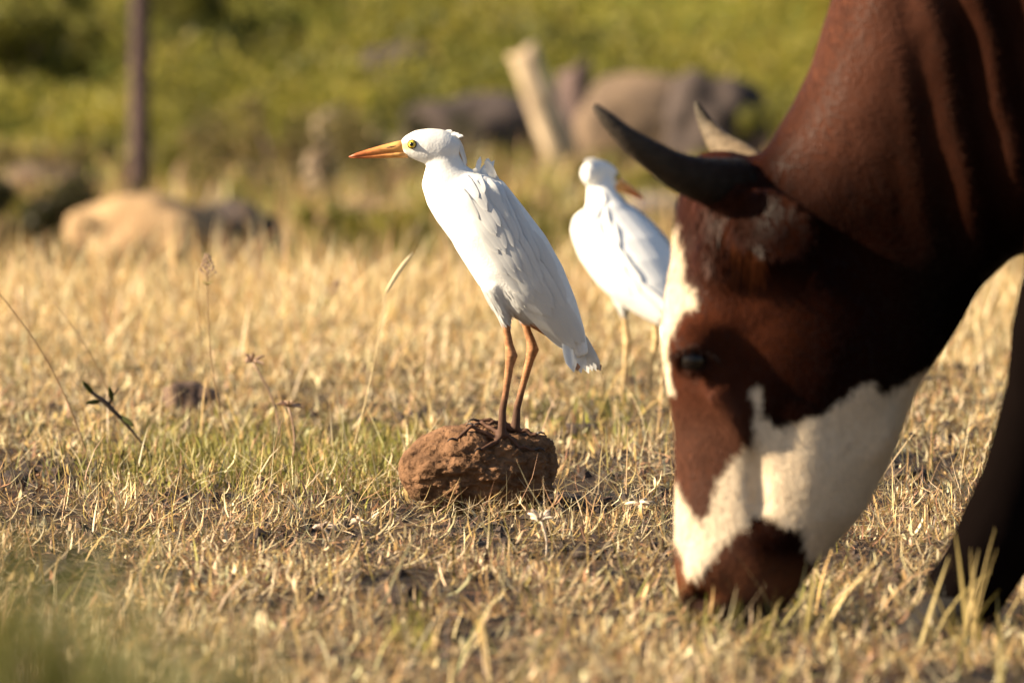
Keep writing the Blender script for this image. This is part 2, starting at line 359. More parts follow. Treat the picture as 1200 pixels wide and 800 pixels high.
# dark crumbs of soil between the tufts
_o = np.array([[1, 0, 0], [0, 1, 0], [-1, 0, 0], [0, -1, 0], [0, 0, 1.0], [0, 0, -1.0]])
NCR = 9000; cxs, cys = scatter(NCR, 9, 18, 0.5); kk = (cover(cxs, cys) < 0.75) & keep_clear(cxs, cys); cxs, cys = cxs[kk], cys[kk]; NCR = len(cxs)
sz = 0.004 + 0.012 * RNG.random(NCR) ** 3
CV = _o[None] * RNG.uniform(0.55, 1.3, (NCR, 6, 1)) * sz[:, None, None] * np.array([1.2, 1.2, 0.8]) + RNG.normal(0, 0.12, (NCR, 6, 3)) * sz[:, None, None] + np.stack([cxs, cys, gz(cxs, cys) + sz * 0.3], -1)[:, None]
_q = np.array([[0, 1, 4, 4], [1, 2, 4, 4], [2, 3, 4, 4], [3, 0, 4, 4]])[:, :3]
fc = (_q[None] + (np.arange(NCR) * 6)[:, None, None]).reshape(-1, 3)
cm = bpy.data.meshes.new('soil_crumbs'); cm.from_pydata(CV.reshape(-1, 3).tolist(), [], fc.tolist()); cm.update()
tag(link_mesh('soil_crumbs', cm, rock_material('soil_crumb', (0.016, 0.013, 0.014), (0.07, 0.05, 0.04), 20), smooth=False), 'dark crumbs of soil lying between the grass tufts', 'soil', kind='stuff')

# ------------------------------------------------------------------ clod of earth under the standing egret
def lumpy(name, loc, size, m, label, cat, seed=0, amp=0.25, sub=4, group=None, flat_top=None, rz=0.0, fine=0.03, sink=0.12, crumble=0.0, power=2.4):
    import bmesh
    bm = bmesh.new(); bmesh.ops.create_icosphere(bm, subdivisions=sub, radius=1)
    off = Vector((seed * 3.1, seed * 1.7, seed * 5.3))
    for v in bm.verts:
        d = v.co.normalized()
        s = (abs(d.x) ** power + abs(d.y) ** power + abs(d.z) ** power) ** (-1 / power)
        r = s * (1 + amp * noise.noise(d * 1.3 + off) + amp * 0.45 * noise.noise(d * 3.1 + off) + fine * noise.noise(d * 9 + off) + fine * 0.5 * noise.noise(d * 22 + off))
        if crumble:
            k = max(0.0, min(1.0, 0.35 - d.y * 0.9 + d.x * 0.55 + 0.5 * noise.noise(d * 2.3 + off * 2)))
            c = abs(noise.noise(d * 2.1 + off)) + 0.35 * noise.noise(d * 7 + off) + 0.30 * noise.noise(d * 17 + off) + 0.22 * noise.noise(d * 40 + off)
            r *= 1 - crumble * k * (0.5 - c) * 1.2
        v.co = d * r
    for v in bm.verts:
        v.co = Vector((v.co.x * size[0] / 2, v.co.y * size[1] / 2, (v.co.z * 0.5 + 0.5 - sink) * size[2] / (1 - sink)))
    if rz: bmesh.ops.rotate(bm, verts=bm.verts, cent=(0, 0, 0), matrix=Matrix.Rotation(rz, 3, 'Z'))
    me = bpy.data.meshes.new(name); bm.to_mesh(me); bm.free()
    o = link_mesh(name, me, m, loc=loc); tag(o, label, cat, group); return o
M_CLOD = rock_material('laterite', (0.085, 0.044, 0.023), (0.25, 0.135, 0.072), 30, 0.9, 140)
CLOD_C = Vector((at(559, 600, 13.2).x, 13.23, 0.0))
clod = lumpy('clod_of_earth', CLOD_C, (0.232, 0.20, 0.128), M_CLOD, 'reddish brown crumbling clod of earth that the egret perches on', 'clod', seed=4, amp=0.10, sub=6, fine=0.02, sink=0.10, crumble=0.16, power=2.1)
_clod_bvh = bvh_of(clod.data)
def clod_top(x, y):
    h = _clod_bvh.ray_cast(Vector((x - CLOD_C.x, y - CLOD_C.y, 1)), Vector((0, 0, -1)))[0]
    return h.z if h else 0.0

# ------------------------------------------------------------------ egrets
PXM = 815.0
def EL(px, py, dy=0.0): return Vector(((px - 597) / PXM, dy, (495 - py) / PXM))
def ring_section(cx, cy, ax, r_in, r_lat, n=24, ex=2.0):
    """ring across axis direction ax (px space), r_in in-plane radius px, r_lat lateral px"""
    a = Vector((ax[0], ax[1])).normalized(); nx, ny = -a.y, a.x; out = []
    for k in range(n):
        q = 2 * math.pi * k / n; c, s = math.cos(q), math.sin(q)
        c = math.copysign(abs(c) ** (2 / ex), c); s = math.copysign(abs(s) ** (2 / ex), s)
        out.append(EL(cx + nx * r_in * c, cy + ny * r_in * c, r_lat * s / PXM))
    return out
def loft_px(mb, secs, lat=lambda p: p, n=24):
    rings = []
    for i, (cx, cy, ri, rl) in enumerate(secs):
        p, q = secs[max(i - 1, 0)], secs[min(i + 1, len(secs) - 1)]
        rings.append([lat(v) for v in ring_section(cx, cy, (q[0] - p[0], q[1] - p[1]), ri, rl, n)])
    mb.loft(rings)

def feather_mesh(name, pts, nrm, wid, segs=8):
    """thin vane with a raised shaft along a spine of points, nrm = outward normals"""
    V, F = [], []; n = len(pts)
    for i in range(n):
        t = i / (n - 1)
        w = wid * max(0.06, (min(1, 0.45 + t * 2.2)) * math.sqrt(max(0.0, 1 - max(0, (t - 0.55) / 0.45) ** 2.2)))
        tg = (pts[min(i + 1, n - 1)] - pts[max(i - 1, 0)]).normalized(); s = tg.cross(nrm[i]).normalized()
        V += [pts[i] - s * w - nrm[i] * w * 0.10, pts[i] + nrm[i] * w * 0.05, pts[i] + s * w - nrm[i] * w * 0.10]
    for i in range(n - 1):
        a = i * 3; F += [(a, a + 1, a + 4, a + 3), (a + 1, a + 2, a + 5, a + 4)]
    me = bpy.data.meshes.new(name); me.from_pydata([tuple(v) for v in V], [], F); me.update(); return me

WHITE = np.array([0.74, 0.735, 0.72])
def build_egret(name, loc, rz, label, head_yaw, head_at, neck, foot_z, seed, bill_pitch=0.0, leg_col=(0.5, 0.21, 0.065), plump=1.0, leg_r=0.95, stoop=0.0, size=1.0):
    rng = random.Random(seed)
    cs, sn = math.cos(stoop), math.sin(stoop)
    def R2(x, y): x -= 600; y -= 325; return 600 + x * cs + y * sn, 325 - x * sn + y * cs      # body tipped forward about the hip
    def EB(x, y, dy=0.0): return EL(*R2(x, y), dy)
    root = empty(name, loc, rz); root.scale = (size, size, size); tag(root, label, 'bird', 'cattle egrets beside the cow')
    body = MB()
    loft_px(body, [(*R2(x, y), a_, b_ * plump) for x, y, a_, b_ in [(545, 202, 14, 14), (545, 214, 32, 30), (553, 232, 42, 39), (573, 266, 47, 45), (600, 305, 49, 46), (626, 339, 43, 42), (651, 368, 30, 32), (669, 393, 18, 21), (681, 418, 10, 13)]])
    loft_px(body, neck)
    # head in its own frame, turned about the vertical through its centre
    hc = EL(*head_at); Rm = Matrix.Rotation(head_yaw, 3, 'Z') @ Matrix.Rotation(bill_pitch, 3, 'Y')
    def H(v): return hc + Rm @ (v - EL(508, 172))
    loft_px(body, [(471, 174, 8, 6), (477, 172, 13, 9.5), (487, 170.5, 18, 13), (502, 171.5, 21.5, 15.5), (517, 173.5, 22, 16), (529, 175, 18, 14.5), (538, 178, 10, 9)], H)
    for s, (a, b, c) in ((-1, (583, 338, 17)), (1, (600, 346, 17))) if False else ((-1, (582, 338, 19)), (1, (604, 348, 18))):
        if s < 0: pts = [(582, 332, 20), (586, 352, 14), (590, 368, 8.5), (592, 380, 5)]
        else: pts = [(603, 340, 20), (609, 356, 13), (613, 370, 8), (616, 382, 5)]
        body.tube([EL(x, y, s * 0.020) for x, y, r in pts], [r / PXM for x, y, r in pts], 14)
    me = remesh(body.mesh('b'), 0.0026, 10, 0.5)
    legs = MB()
    foot = []
    for s in (-1, 1):
        pts = [(591, 366, 5.2), (594, 388, 4.8), (597, 405, 5.6), (599.5, 416, 8.0), (597, 428, 5.6), (593, 458, 4.2), (589, 480, 4.6), (588, 489, 6)] if s < 0 else \
              [(614, 370, 5.2), (618, 388, 4.8), (622, 399, 5.6), (624.5, 410, 8.0), (621, 422, 5.6), (613, 452, 4.2), (606, 478, 4.6), (604, 486, 6)]
        P = [EL(x, y, s * 0.020) for x, y, r in pts]
        fz = foot_z(P[-1].x, P[-1].y)
        P[-1].z = fz + 0.005
        legs.tube(P, [r * leg_r / PXM for x, y, r in pts], 12)
        c = P[-1]
        for ang, ln in ((188, 0.066), (222, 0.060), (140, 0.056), (5, 0.050)) if s < 0 else ((176, 0.056), (205, 0.052), (130, 0.05), (-20, 0.05)):
            A = math.radians(ang + rng.uniform(-5, 5)); tp = []
            for k in range(7):
                d = ln * k / 6; x = c.x + math.cos(A) * d; y = c.y + math.sin(A) * d * 0.9
                zt = foot_z(x, y) + 0.0045 + (0.004 if k in (2, 4) else 0)
                if tp and zt < tp[-1].z - 0.016: break
                tp.append(Vector((x, y, zt)))
            legs.tube(tp, [0.0044, 0.0036, 0.0036, 0.0031, 0.0033, 0.0027, 0.0020][:len(tp)], 8)
            foot.append((tp[-1], Vector((math.cos(A), math.sin(A), 0))))
    me = remesh(join_raw(me, legs), 0.0019, 2, 0.45)
    P = verts_np(me); col = np.tile(WHITE, (len(P), 1))
    px = P[:, 0] * PXM + 597; py = 495 - P[:, 2] * PXM
    legm = np.clip((py - 374) / 5, 0, 1) * (px < 640)
    legcol = np.array(leg_col) * ((0.45 + 1.1 * fbm(px, py, 0.22, 8)) * (0.9 + 0.10 * np.sin(py * 1.5 + 2 * fbm(px, py, .2, 4))))[:, None]
    dark = np.clip((py - 435) / 45, 0, 1)[:, None] * (0.9 if leg_col[0] < 0.55 else 0.3)
    legcol = legcol * (1 - dark) + np.array([0.060, 0.032, 0.024]) * dark
    col = col * (1 - legm[:, None]) + legcol * legm[:, None]
    # bare yellow skin between bill and eye, buff crown
    L = np.array([(Rm.transposed() @ (Vector(p) - hc) + EL(508, 172)) for p in P]); hx = L[:, 0] * PXM + 597; hy = 495 - L[:, 2] * PXM
    inhead = (np.abs(hx - 505) < 36) & (np.abs(hy - 172) < 26)
    lore = np.exp(-(((hx - 475) / 9) ** 2 + ((hy - 171) / 5) ** 2) ** 2) * inhead
    col = col * (1 - lore[:, None]) + np.array([0.82, 0.60, 0.26]) * lore[:, None]
    crown = np.clip((158 - hy) / 10, 0, 1) * inhead * 0.45
    col = col * (1 - crown[:, None]) + np.array([0.80, 0.62, 0.36]) * crown[:, None]
    set_col(me, 'tint', col)
    bo = link_mesh('body', me, M_BIRD, root)
    bvh = bvh_of(me)
    # bill
    up = MB(); lo = MB()
    def hl(x, y, dy=0): return H(EL(x, y, dy))
    for mb, secs in ((up, [(476, 171, 7.2, 6), (466, 172.5, 6.8, 5.2), (450, 175.5, 5.6, 4.2), (432, 179, 4.0, 3.2), (418, 182, 2.5, 2.0), (409, 184.2, 0.7, 0.6)]),
                     (lo, [(478, 180.5, 4.6, 5), (466, 181, 4.2, 4.4), (450, 182.2, 3.2, 3.4), (432, 183.6, 2.2, 2.4), (418, 184.6, 1.3, 1.4), (411, 185, 0.5, 0.5)])):
        loft_px(mb, secs, H, 16)
    for nm, mb, in (('upper_bill', up), ('lower_bill', lo)):
        m2 = mb.mesh(nm); PP = verts_np(m2)
        LL = np.array([(Rm.transposed() @ (Vector(p) - hc) + EL(508, 172)) for p in PP]); bx = LL[:, 0] * PXM + 597
        t = np.clip((bx - 409) / 62, 0, 1)[:, None]
        c = np.where(t < 0.45, np.array([0.34, 0.075, 0.025]) * (1 - t / 0.45) + np.array([0.62, 0.20, 0.055]) * t / 0.45, np.array([0.62, 0.20, 0.055]) * (1 - (t - .45) / .55) + np.array([0.80, 0.42, 0.13]) * (t - .45) / .55)
        set_col(m2, 'tint', c); link_mesh(nm, m2, M_BILL, root)
    # eyes
    for s in (-1, 1):
        c = hl(483.5, 169.2, s * 0.0135); e = MB(); e.ball((0, 0, 0), 0.0058, 20, 14)
        eo = e.build('eye', M_IRIS, root); eo.location = c
        n_ = (Rm @ Vector((-0.25, s, 0.05))).normalized(); pu = MB(); pu.ball((0, 0, 0), 0.0033, 14, 10)
        po = pu.build('pupil', M_PUPIL, eo); po.location = n_ * 0.0036
        ri = MB(); ring = []
        a = n_.cross(Vector((0, 0, 1))).normalized(); b = a.cross(n_)
        for k in range(21):
            q = 2 * math.pi * k / 20; ring.append(n_ * 0.0016 + a * 0.0061 * math.cos(q) + b * 0.0061 * math.sin(q))
        ri.tube(ring, [0.0008] * 21, 6); ri.build('eyelid', M_PUPIL, eo)
    for s in (-1, 1):
        nb = MB(); nb.tube([hl(464, 171.2, s * 0.0058), hl(458, 172.4, s * 0.0053), hl(452, 173.6, s * 0.0047)], [.0004, .0008, .0004], 6); nb.build('nostril', M_CLAW, root)
    # wing and tail feathers laid over the body, rear ones first
    def surf(px_, py_, s):
        o = EB(px_, py_, s * 0.3); h = bvh.ray_cast(o, Vector((0, -s, 0)))
        if h[0] is None or h[0].y * s < 0.002: return None
        return h[0], h[1]
    axis = Vector((0.52, 0.855)); across = Vector((0.855, -0.52))
    for s in (-1, 1):
        wing = MB()
        # the hand and arm of the folded wing under its feathers
        wp = [(577, 236, 12, 2), (586, 262, 21, 3.5), (608, 299, 29, 4.5), (633, 336, 26, 4.5), (658, 374, 16, 4), (681, 412, 8, 3)]
        rings = []
        for cx, cy, r, th in wp:
            R_ = []
            for k in range(16):
                q = 2 * math.pi * k / 16; c_, s_ = math.cos(q), math.sin(q)
                x = cx + across.x * r * c_; y = cy + across.y * r * c_
                h = surf(x, y, s); base = abs(h[0].y) if h else 0.006
                R_.append(EB(x, y, s * (base + (th * (0.55 if stoop == 0 else 0.15) * max(0, s_) - 2) / PXM)))
            rings.append(R_)
        wing.loft(rings); wo_ = wing.build('wing', M_FEATHER, root)
        rows = []
        for k in range(5): rows.append((150 + k * 3, -16 + k * 9, 92 - k * 3, 8.0, 0.0012, 0.10))    # primaries and tertials
        for k in range(7): rows.append((112 + (k % 2) * 8, -33 + k * 10.5, 78, 8.0, 0.0026, 0.06))
        for t, num, ln, wd, lf in ((96, 10, 66, 6.4, 0.0036), (74, 11, 60, 6.0, 0.0042), (52, 11, 52, 5.6, 0.0047), (34, 10, 44, 5.0, 0.005), (18, 8, 38, 4.6, 0.0053), (4, 6, 30, 4.4, 0.0055)):
            for k in range(num): rows.append((t + rng.uniform(-4, 4), -34 + 68 * k / (num - 1) + rng.uniform(-2.5, 2.5), ln * rng.uniform(0.85, 1.15), wd * rng.uniform(0.9, 1.1), lf, rng.uniform(-0.06, 0.12)))
        for t, v, ln, wd, lift, sk in rows:
            pts, nr = [], []; last = None
            ax = (axis + across * (sk + rng.uniform(-0.04, 0.04) - v * 0.0035)).normalized()
            x0 = 536 + axis.x * t + across.x * v * 1.1 + t * 0.03; y0 = 205 + axis.y * t + across.y * v * 1.1
            if x0 - (y0 - 230) * 0.5 < 541 and y0 < 330: continue
            for i in range(9):
                f = i / 8; x = x0 + ax.x * ln * f; y = y0 + ax.y * ln * f
                h = surf(x, y, s)
                yy = abs(h[0].y) if h else None
                if yy is None: yy = max(0.010, (last if last is not None else 0.02) - 0.0015)
                if last is not None: yy = min(max(yy, last - 0.006), last + 0.006)
                last = yy
                n_ = (Vector((0, s, 0)) * 1.0 + (h[1] * 0.9 if h else Vector((0, 0, 0)))).normalized()
                pts.append(EB(x, y, s * (yy + 0.0008 + lift * (0.32 if stoop == 0 else 0.2) + 0.0022 * f))); nr.append(n_)
            fm = feather_mesh('feather', pts, nr, wd / PXM)
            link_mesh('feather', fm, M_FEATHER, wo_)
    for k in range(9):     # tail fan
        v = -9 + k * 2.4; yl = (k - 4) * 0.0042
        a0 = EB(668 + v * 0.6, 386 - v * 0.3, yl); a1 = EB(685 + v * 1.8 + rng.uniform(-1, 1), 437 - abs(v) * 0.35 + rng.uniform(-3, 2), yl * 1.9)
        pts = [a0.lerp(a1, i / 6) for i in range(7)]; sd = -1 if yl <= 0 else 1
        me_ = feather_mesh('tail_feather', pts, [Vector((0.35, sd, 0.1)).normalized()] * 7, 6.6 / PXM)
        fo = link_mesh('tail_feather', me_, M_FEATHER, root)
        if k in (2, 8):
            tm = feather_mesh('stained_tip', [pts[5] + Vector((0, sd * 0.0012, 0)), pts[6].lerp(pts[5], 0.4) + Vector((0, sd * 0.0014, 0)), pts[6] + (pts[6] - pts[5]) * 0.12 + Vector((0, sd * 0.0012, 0))], [Vector((0.35, sd, 0.1)).normalized()] * 3, 4.6 / PXM)
            link_mesh('stained_tip', tm, M_DARKTIP, fo)
    # buff plumes down the nape and a ruffled white tuft on the upper back
    for k in range(14 if stoop == 0 else 0):
        o0 = H(EL(534 + rng.uniform(-2, 3), 162 + rng.uniform(-5, 10), rng.uniform(-0.010, 0.010)))
        d = H(EL(549 + rng.uniform(-3, 2), 203)) - H(EL(535, 166)); ln = rng.uniform(0.5, 1.05)
        pts = [o0 + d * ln * i / 5 + (Rm @ Vector((math.sin(i / 5 * 3.1) * 0.0022, 0, 0))) for i in range(6)]
        link_mesh('nape_plume', feather_mesh('nape_plume', pts, [Vector((0, -1, 0))] * 6, 0.0015), M_BUFF if k % 2 else M_FEATHER, root)
    for k in range(9):
        o0 = H(EL(522 + k * 1.6 + rng.uniform(-1, 1), 154 + k * 0.9, rng.uniform(-0.008, 0.008))); d = Rm @ Vector((0.9, rng.uniform(-.3, .3), rng.uniform(-0.25, 0.45)))
        pts = [o0 + d.normalized() * rng.uniform(0.010, 0.014) * i / 3 for i in range(4)]
        link_mesh('crest_tuft', feather_mesh('crest_tuft', pts, [(Rm @ Vector((0, -1, 0.4))).normalized()] * 4, 0.0022), M_FEATHER, root)
    for k in range(7):
        o0 = EB(558 + k * 2.0, 206 + k * 0.3, rng.uniform(-0.014, 0.014)); d = Vector((rng.uniform(0.2, 1.0), rng.uniform(-0.5, 0.5), rng.uniform(0.5, 1.0))).normalized() * rng.uniform(0.018, 0.03)
        pts = [o0 + d * i / 4 for i in range(5)]
        link_mesh('back_tuft', feather_mesh('back_tuft', pts, [Vector((0, -1, 0.2)).normalized()] * 5, 0.0036), M_FEATHER, root)
    # fine down: short overlapping barbs following the body
    VV = verts_np(me); NN = normals_np(me); ok = (py < 376) & (py > 338) & (px < 640)
    idx = RNG.choice(np.where(ok)[0], 1100); p0 = VV[idx]; nn = NN[idx]
    flow = np.where(inhead[idx][:, None], np.array(Rm @ Vector((1, 0, -0.35)))[None], np.array([0.5, 0, -0.86])[None])
    d = flow - nn * (flow * nn).sum(1, keepdims=True); d /= np.linalg.norm(d, axis=1, keepdims=True) + 1e-9
    ln = np.where(inhead[idx], 0.007, 0.014) * RNG.uniform(0.6, 1.3, len(idx)); sd = np.cross(d, nn); wd = np.where(inhead[idx], 0.0008, 0.0016)[:, None]
    d2 = d + RNG.normal(0, 0.06, d.shape)
    A = p0 + nn * 0.0002; B = p0 + d2 * ln[:, None] * 0.55 + nn * 0.0004; C_ = p0 + d2 * ln[:, None] + nn * 0.0001
    V4 = np.stack([A - sd * wd, A + sd * wd, B - sd * wd, B + sd * wd, C_ - sd * wd * 0.2, C_ + sd * wd * 0.2], 1).reshape(-1, 3)
    q = np.array([[0, 1, 3, 2], [2, 3, 5, 4]]); Q4 = (q[None] + (np.arange(len(idx)) * 6)[:, None, None]).reshape(-1, 4)
    do = link_mesh('down', quads_mesh('down', V4, Q4, np.repeat(col[idx], 6, 0)), M_DOWN, root); do['kind'] = 'stuff'
    # claws
    for p, d in foot:
        cl = MB(); cl.tube([p - d * 0.003, p + d * 0.005 + Vector((0, 0, 0.0022)), p + d * 0.010 + Vector((0, 0, 0.0008)), p + d * 0.0125 - Vector((0, 0, 0.0025))], [0.0021, 0.0018, 0.0012, 0.0004], 7)
        cl.build('claw', M_CLAW, root)
    return root
M_BILL = mat('bill_horn', rough=0.42, attr='tint', spec=0.4, noise_amt=0.25, noise_scale=160, stretch=(0.35, 1, 1), bump=0.15, bump_scale=300)
M_IRIS = mat('yellow_iris', col=(0.78, 0.56, 0.06), rough=0.12, spec=0.6)
M_PUPIL = mat('black_pupil', col=(0.006, 0.005, 0.005), rough=0.08, spec=0.6)
M_CLAW = mat('claw', col=(0.035, 0.025, 0.022), rough=0.4)
M_DOWN = mat('white_down', rough=0.8, attr='tint', spec=0.15, transl=0.35)
E1 = at(597, 495, 13.185)
NECK1 = [(560, 263, 36.5, 34), (542, 238, 37, 31), (531, 221, 36, 25), (522, 207, 30, 20), (522, 195, 23.5, 16), (520, 184, 18.5, 14), (516, 174, 13, 12)]
build_egret('cattle_egret', E1, 0, 'white egret in sharp profile standing on the clod of earth, orange bill', 0.0, (508, 172), NECK1,
            lambda x, y: clod_top(E1.x + x, E1.y + y) - E1.z, 3, 0.0, (0.43, 0.20, 0.09))
Y2 = ground_Y(466); E2 = at(745, 466, Y2); E2.z = float(gz(E2.x, E2.y))
NECK2 = [(545, 262, 30, 36), (532, 244, 37, 36), (522, 226, 30, 27), (516, 210, 24, 21), (512, 196, 20, 18), (510, 184, 17, 16), (509, 176, 13, 12)]
build_egret('cattle_egret', E2, math.radians(-54), 'white egret seen from behind on the ground, past the cow\'s horn', math.radians(-80), (510, 180), NECK2,
            lambda x, y: 0.001, 5, -0.25, (0.62, 0.44, 0.22), 1.5, 0.8, math.radians(18), 1.06)

# ------------------------------------------------------------------ grazing cow
YC = 10.76
def CW(px, py, lat=0.0): return Vector(((px - 600) / 1000.0, YC - lat, (740 - py) / 1000.0))
def cow_ring(T, B, hw, dy=0.0, n=40, ex=2.2, taper=0.0):
    T = Vector((T[0], T[1])); B = Vector((B[0], B[1])); c = (T + B) / 2; u = (B - T) / 2; R_ = []
    for k in range(n):
        q = 2 * math.pi * k / n; a, b = math.cos(q), math.sin(q)
        a = math.copysign(abs(a) ** (2 / ex), a); b = math.copysign(abs(b) ** (2 / ex), b)
        p = c + u * a; R_.append(CW(p.x, p.y, hw * b * (1 - taper * (a + 1) / 2 if taper >= 0 else 1 + taper * ((1 - a) / 2) ** 1.4) - dy))
    return R_
cow_root = empty('grazing_cow', CW(1500, 740, -0.1)); tag(cow_root, 'dark red-brown cow with white face patches and short horns, head down grazing', 'cow')
RL = cow_root.location.copy()
cb = MB()
head = [(188, 815, 930, .050, 0), (205, 802, 960, .068, 0), (240, 793, 1010, .084, 0), (300, 787, 1050, .098, .1), (350, 777, 1078, .108, .15), (400, 773, 1084, .112, .15), (450, 780, 1078, .108, .05),
        (500, 788, 1060, .102, -.22), (550, 791, 1040, .095, -.32), (600, 789, 1014, .086, -.30), (640, 789, 978, .075, -.15), (672, 790, 950, .070, 0), (700, 796, 930, .068, 0), (722, 808, 915, .060, 0), (736, 832, 895, .044, 0)]
cb.loft([cow_ring((f, y), (b, y), hw, 0, 40, 2.5, tp) for y, f, b, hw, tp in head])
neck = [((850, 200), (1030, 470), .082, 0), ((892, 182), (1085, 440), .092, 0), ((925, 130), (1114, 398), .102, 0), ((950, 78), (1152, 332), .112, 0), ((975, 0), (1205, 288), .125, .0),
        ((1008, -110), (1275, 268), .14, .01), ((1070, -250), (1345, 276), .17, .03), ((1165, -400), (1425, 268), .205, .07), ((1330, -520), (1510, 240), .245, .13), ((1510, -490), (1660, 215), .285, .22),
        ((1760, -450), (1800, 175), .325, .32), ((2080, -465), (2050, 155), .325, .44), ((2320, -500), (2290, 90), .27, .54), ((2480, -440), (2450, -60), .18, .61), ((2550, -340), (2530, -160), .07, .65)]
cb.loft([cow_ring(T, B, hw, dy, 40, 3.4, 0.0) for T, B, hw, dy in neck])
# modelling of the face: brow, cheek muscle, facial crest, nostril wing, throat
for s in (-1, 1):
    cb.ball(CW(815, 392, s * .094), (.034, .022, .020)); cb.ball(CW(965, 400, s * .078), (.085, .032, .115)); cb.ball(CW(1000, 480, s * .060), (.055, .028, .07))
    cb.tube([CW(835, 445, s * .100), CW(868, 490, s * .092), CW(895, 540, s * .080)], [.020, .018, .010])
    cb.ball(CW(830, 672, s * .052), (.034, .022, .030)); cb.ball(CW(862, 300, s * .086), (.045, .020, .05))
    cb.tube([CW(860, 235, s * .06), CW(838, 222, s * .085)], [.036, .030])
cb.ball(CW(845, 205, 0), (.05, .07, .03))
legs_spec = [[(1410, -60, .17, .13), (1335, 110, .18, .088), (1270, 290, .168, .06), (1236, 395, .165, .051), (1216, 455, .16, .038), (1186, 550, .155, .034), (1168, 612, .15, .043), (1140, 662, .15, .037), (1114, 700, .15, .040)],
             [(1500, -40, -.27, .13), (1500, 120, -.29, .088), (1495, 290, -.29, .06), (1490, 395, -.29, .05), (1485, 450, -.29, .037), (1480, 570, -.29, .034), (1478, 630, -.29, .042), (1458, 675, -.29, .036), (1440, 705, -.29, .04)],
             [(2330, -120, -.36, .19), (2310, 80, -.36, .13), (2350, 250, -.36, .07), (2400, 330, -.36, .055), (2395, 460, -.36, .04), (2370, 600, -.36, .037), (2362, 640, -.36, .044), (2345, 680, -.36, .037), (2325, 706, -.36, .042)],
             [(2330, -120, -.70, .19), (2330, 80, -.70, .13), (2390, 250, -.70, .07), (2450, 330, -.70, .055), (2450, 460, -.70, .04), (2440, 600, -.70, .037), (2435, 640, -.70, .044), (2418, 680, -.70, .037), (2400, 706, -.70, .042)]]
for lg in legs_spec: cb.tube([CW(x, y, l) for x, y, l, r in lg], [r * 1.26 for *_, r in lg], 16)
cme = remesh(cb.mesh('c'), 0.0085, 9, 0.5)
ex = MB()
for s in (-1, 1):
    # ears: hanging leaf shapes, folded along their length
    ep = [(852, 234, .080, .016, .012), (868, 240, .112, .028, .010), (888, 250, .140, .038, .009), (910, 264, .158, .041, .008), (930, 279, .166, .034, .007), (945, 291, .168, .016, .006)]
    rings = []
    for i, (x, y, l, r, th) in enumerate(ep):
        a, b = ep[max(i - 1, 0)], ep[min(i + 1, len(ep) - 1)]; t = Vector((b[0] - a[0], b[1] - a[1])).normalized(); n_ = Vector((-t.y, t.x)); R_ = []
        for k in range(20):
            q = 2 * math.pi * k / 20; c, d = math.cos(q), math.sin(q)
            R_.append(CW(x + n_.x * r * 1000 * c, y + n_.y * r * 1000 * c, s * (l + th * d + 0.012 * c * c)))
        rings.append(R_)
    ex.loft(rings)
    # eyelids
    lid = [CW(812 + 23 * math.cos(q), 417 + 16 * math.sin(q), s * (.113 - .012 * abs(math.cos(q)))) for q in np.linspace(math.pi * 0.95, math.pi * 2.1, 12)]
    ex.tube(lid, [.006] + [.0085] * 10 + [.006], 10)
    lid = [CW(812 + 22 * math.cos(q), 419 + 14 * math.sin(q), s * (.107 - .010 * abs(math.cos(q)))) for q in np.linspace(0.05, math.pi * 0.98, 10)]
    ex.tube(lid, [.005] + [.0062] * 8 + [.005], 10)
cme = remesh(join_raw(cme, ex), 0.0066, 2, 0.5)
# loose skin folds on the neck
CP = verts_np(cme); CN = normals_np(cme); cpx = CP[:, 0] * 1000 + 600; cpy = 740 - CP[:, 2] * 1000
fold_w = np.clip((cpx - 1040) / 90, 0, 1) * np.clip((330 - cpy) / 120, 0, 1) * np.clip((1420 - cpx) / 150, 0, 1)
ph = (cpx - 0.22 * cpy) * 0.105 + 2.4 * fbm(cpx, cpy, 0.012, 2)
fold = np.sin(ph) * 0.011 * fold_w
dent = 0.010 * np.exp(-(((cpx - 868) / 26) ** 2 + ((cpy - 425) / 38) ** 2)) * (np.abs(CP[:, 1] - YC) > .05)
gx_ = 880 + (cpy - 460) * 0.06
groove = 0.011 * np.exp(-((cpx - gx_) / 13) ** 2) * np.clip((cpy - 440) / 50, 0, 1) * np.clip((625 - cpy) / 40, 0, 1) * (np.abs(CP[:, 1] - YC) > .04)
bulge = 0.012 * np.exp(-(((cpx - 945) / 42) ** 2 + ((cpy - 540) / 70) ** 2)) * (np.abs(CP[:, 1] - YC) > .03)
dent = dent + groove - bulge
nostril = 0.016 * np.exp(-(((cpx - 818) / 13) ** 2 + ((cpy - 700) / 13) ** 2)) * (np.abs(CP[:, 1] - YC) > .03)
CP2 = CP + CN * (fold - dent - nostril)[:, None] + CN * ((fbm(cpx, cpy, 0.02, 6) - 0.5) * 0.003)[:, None]
cme.vertices.foreach_set('co', (CP2 - np.array(RL)).astype(np.float32).ravel()); cme.update()
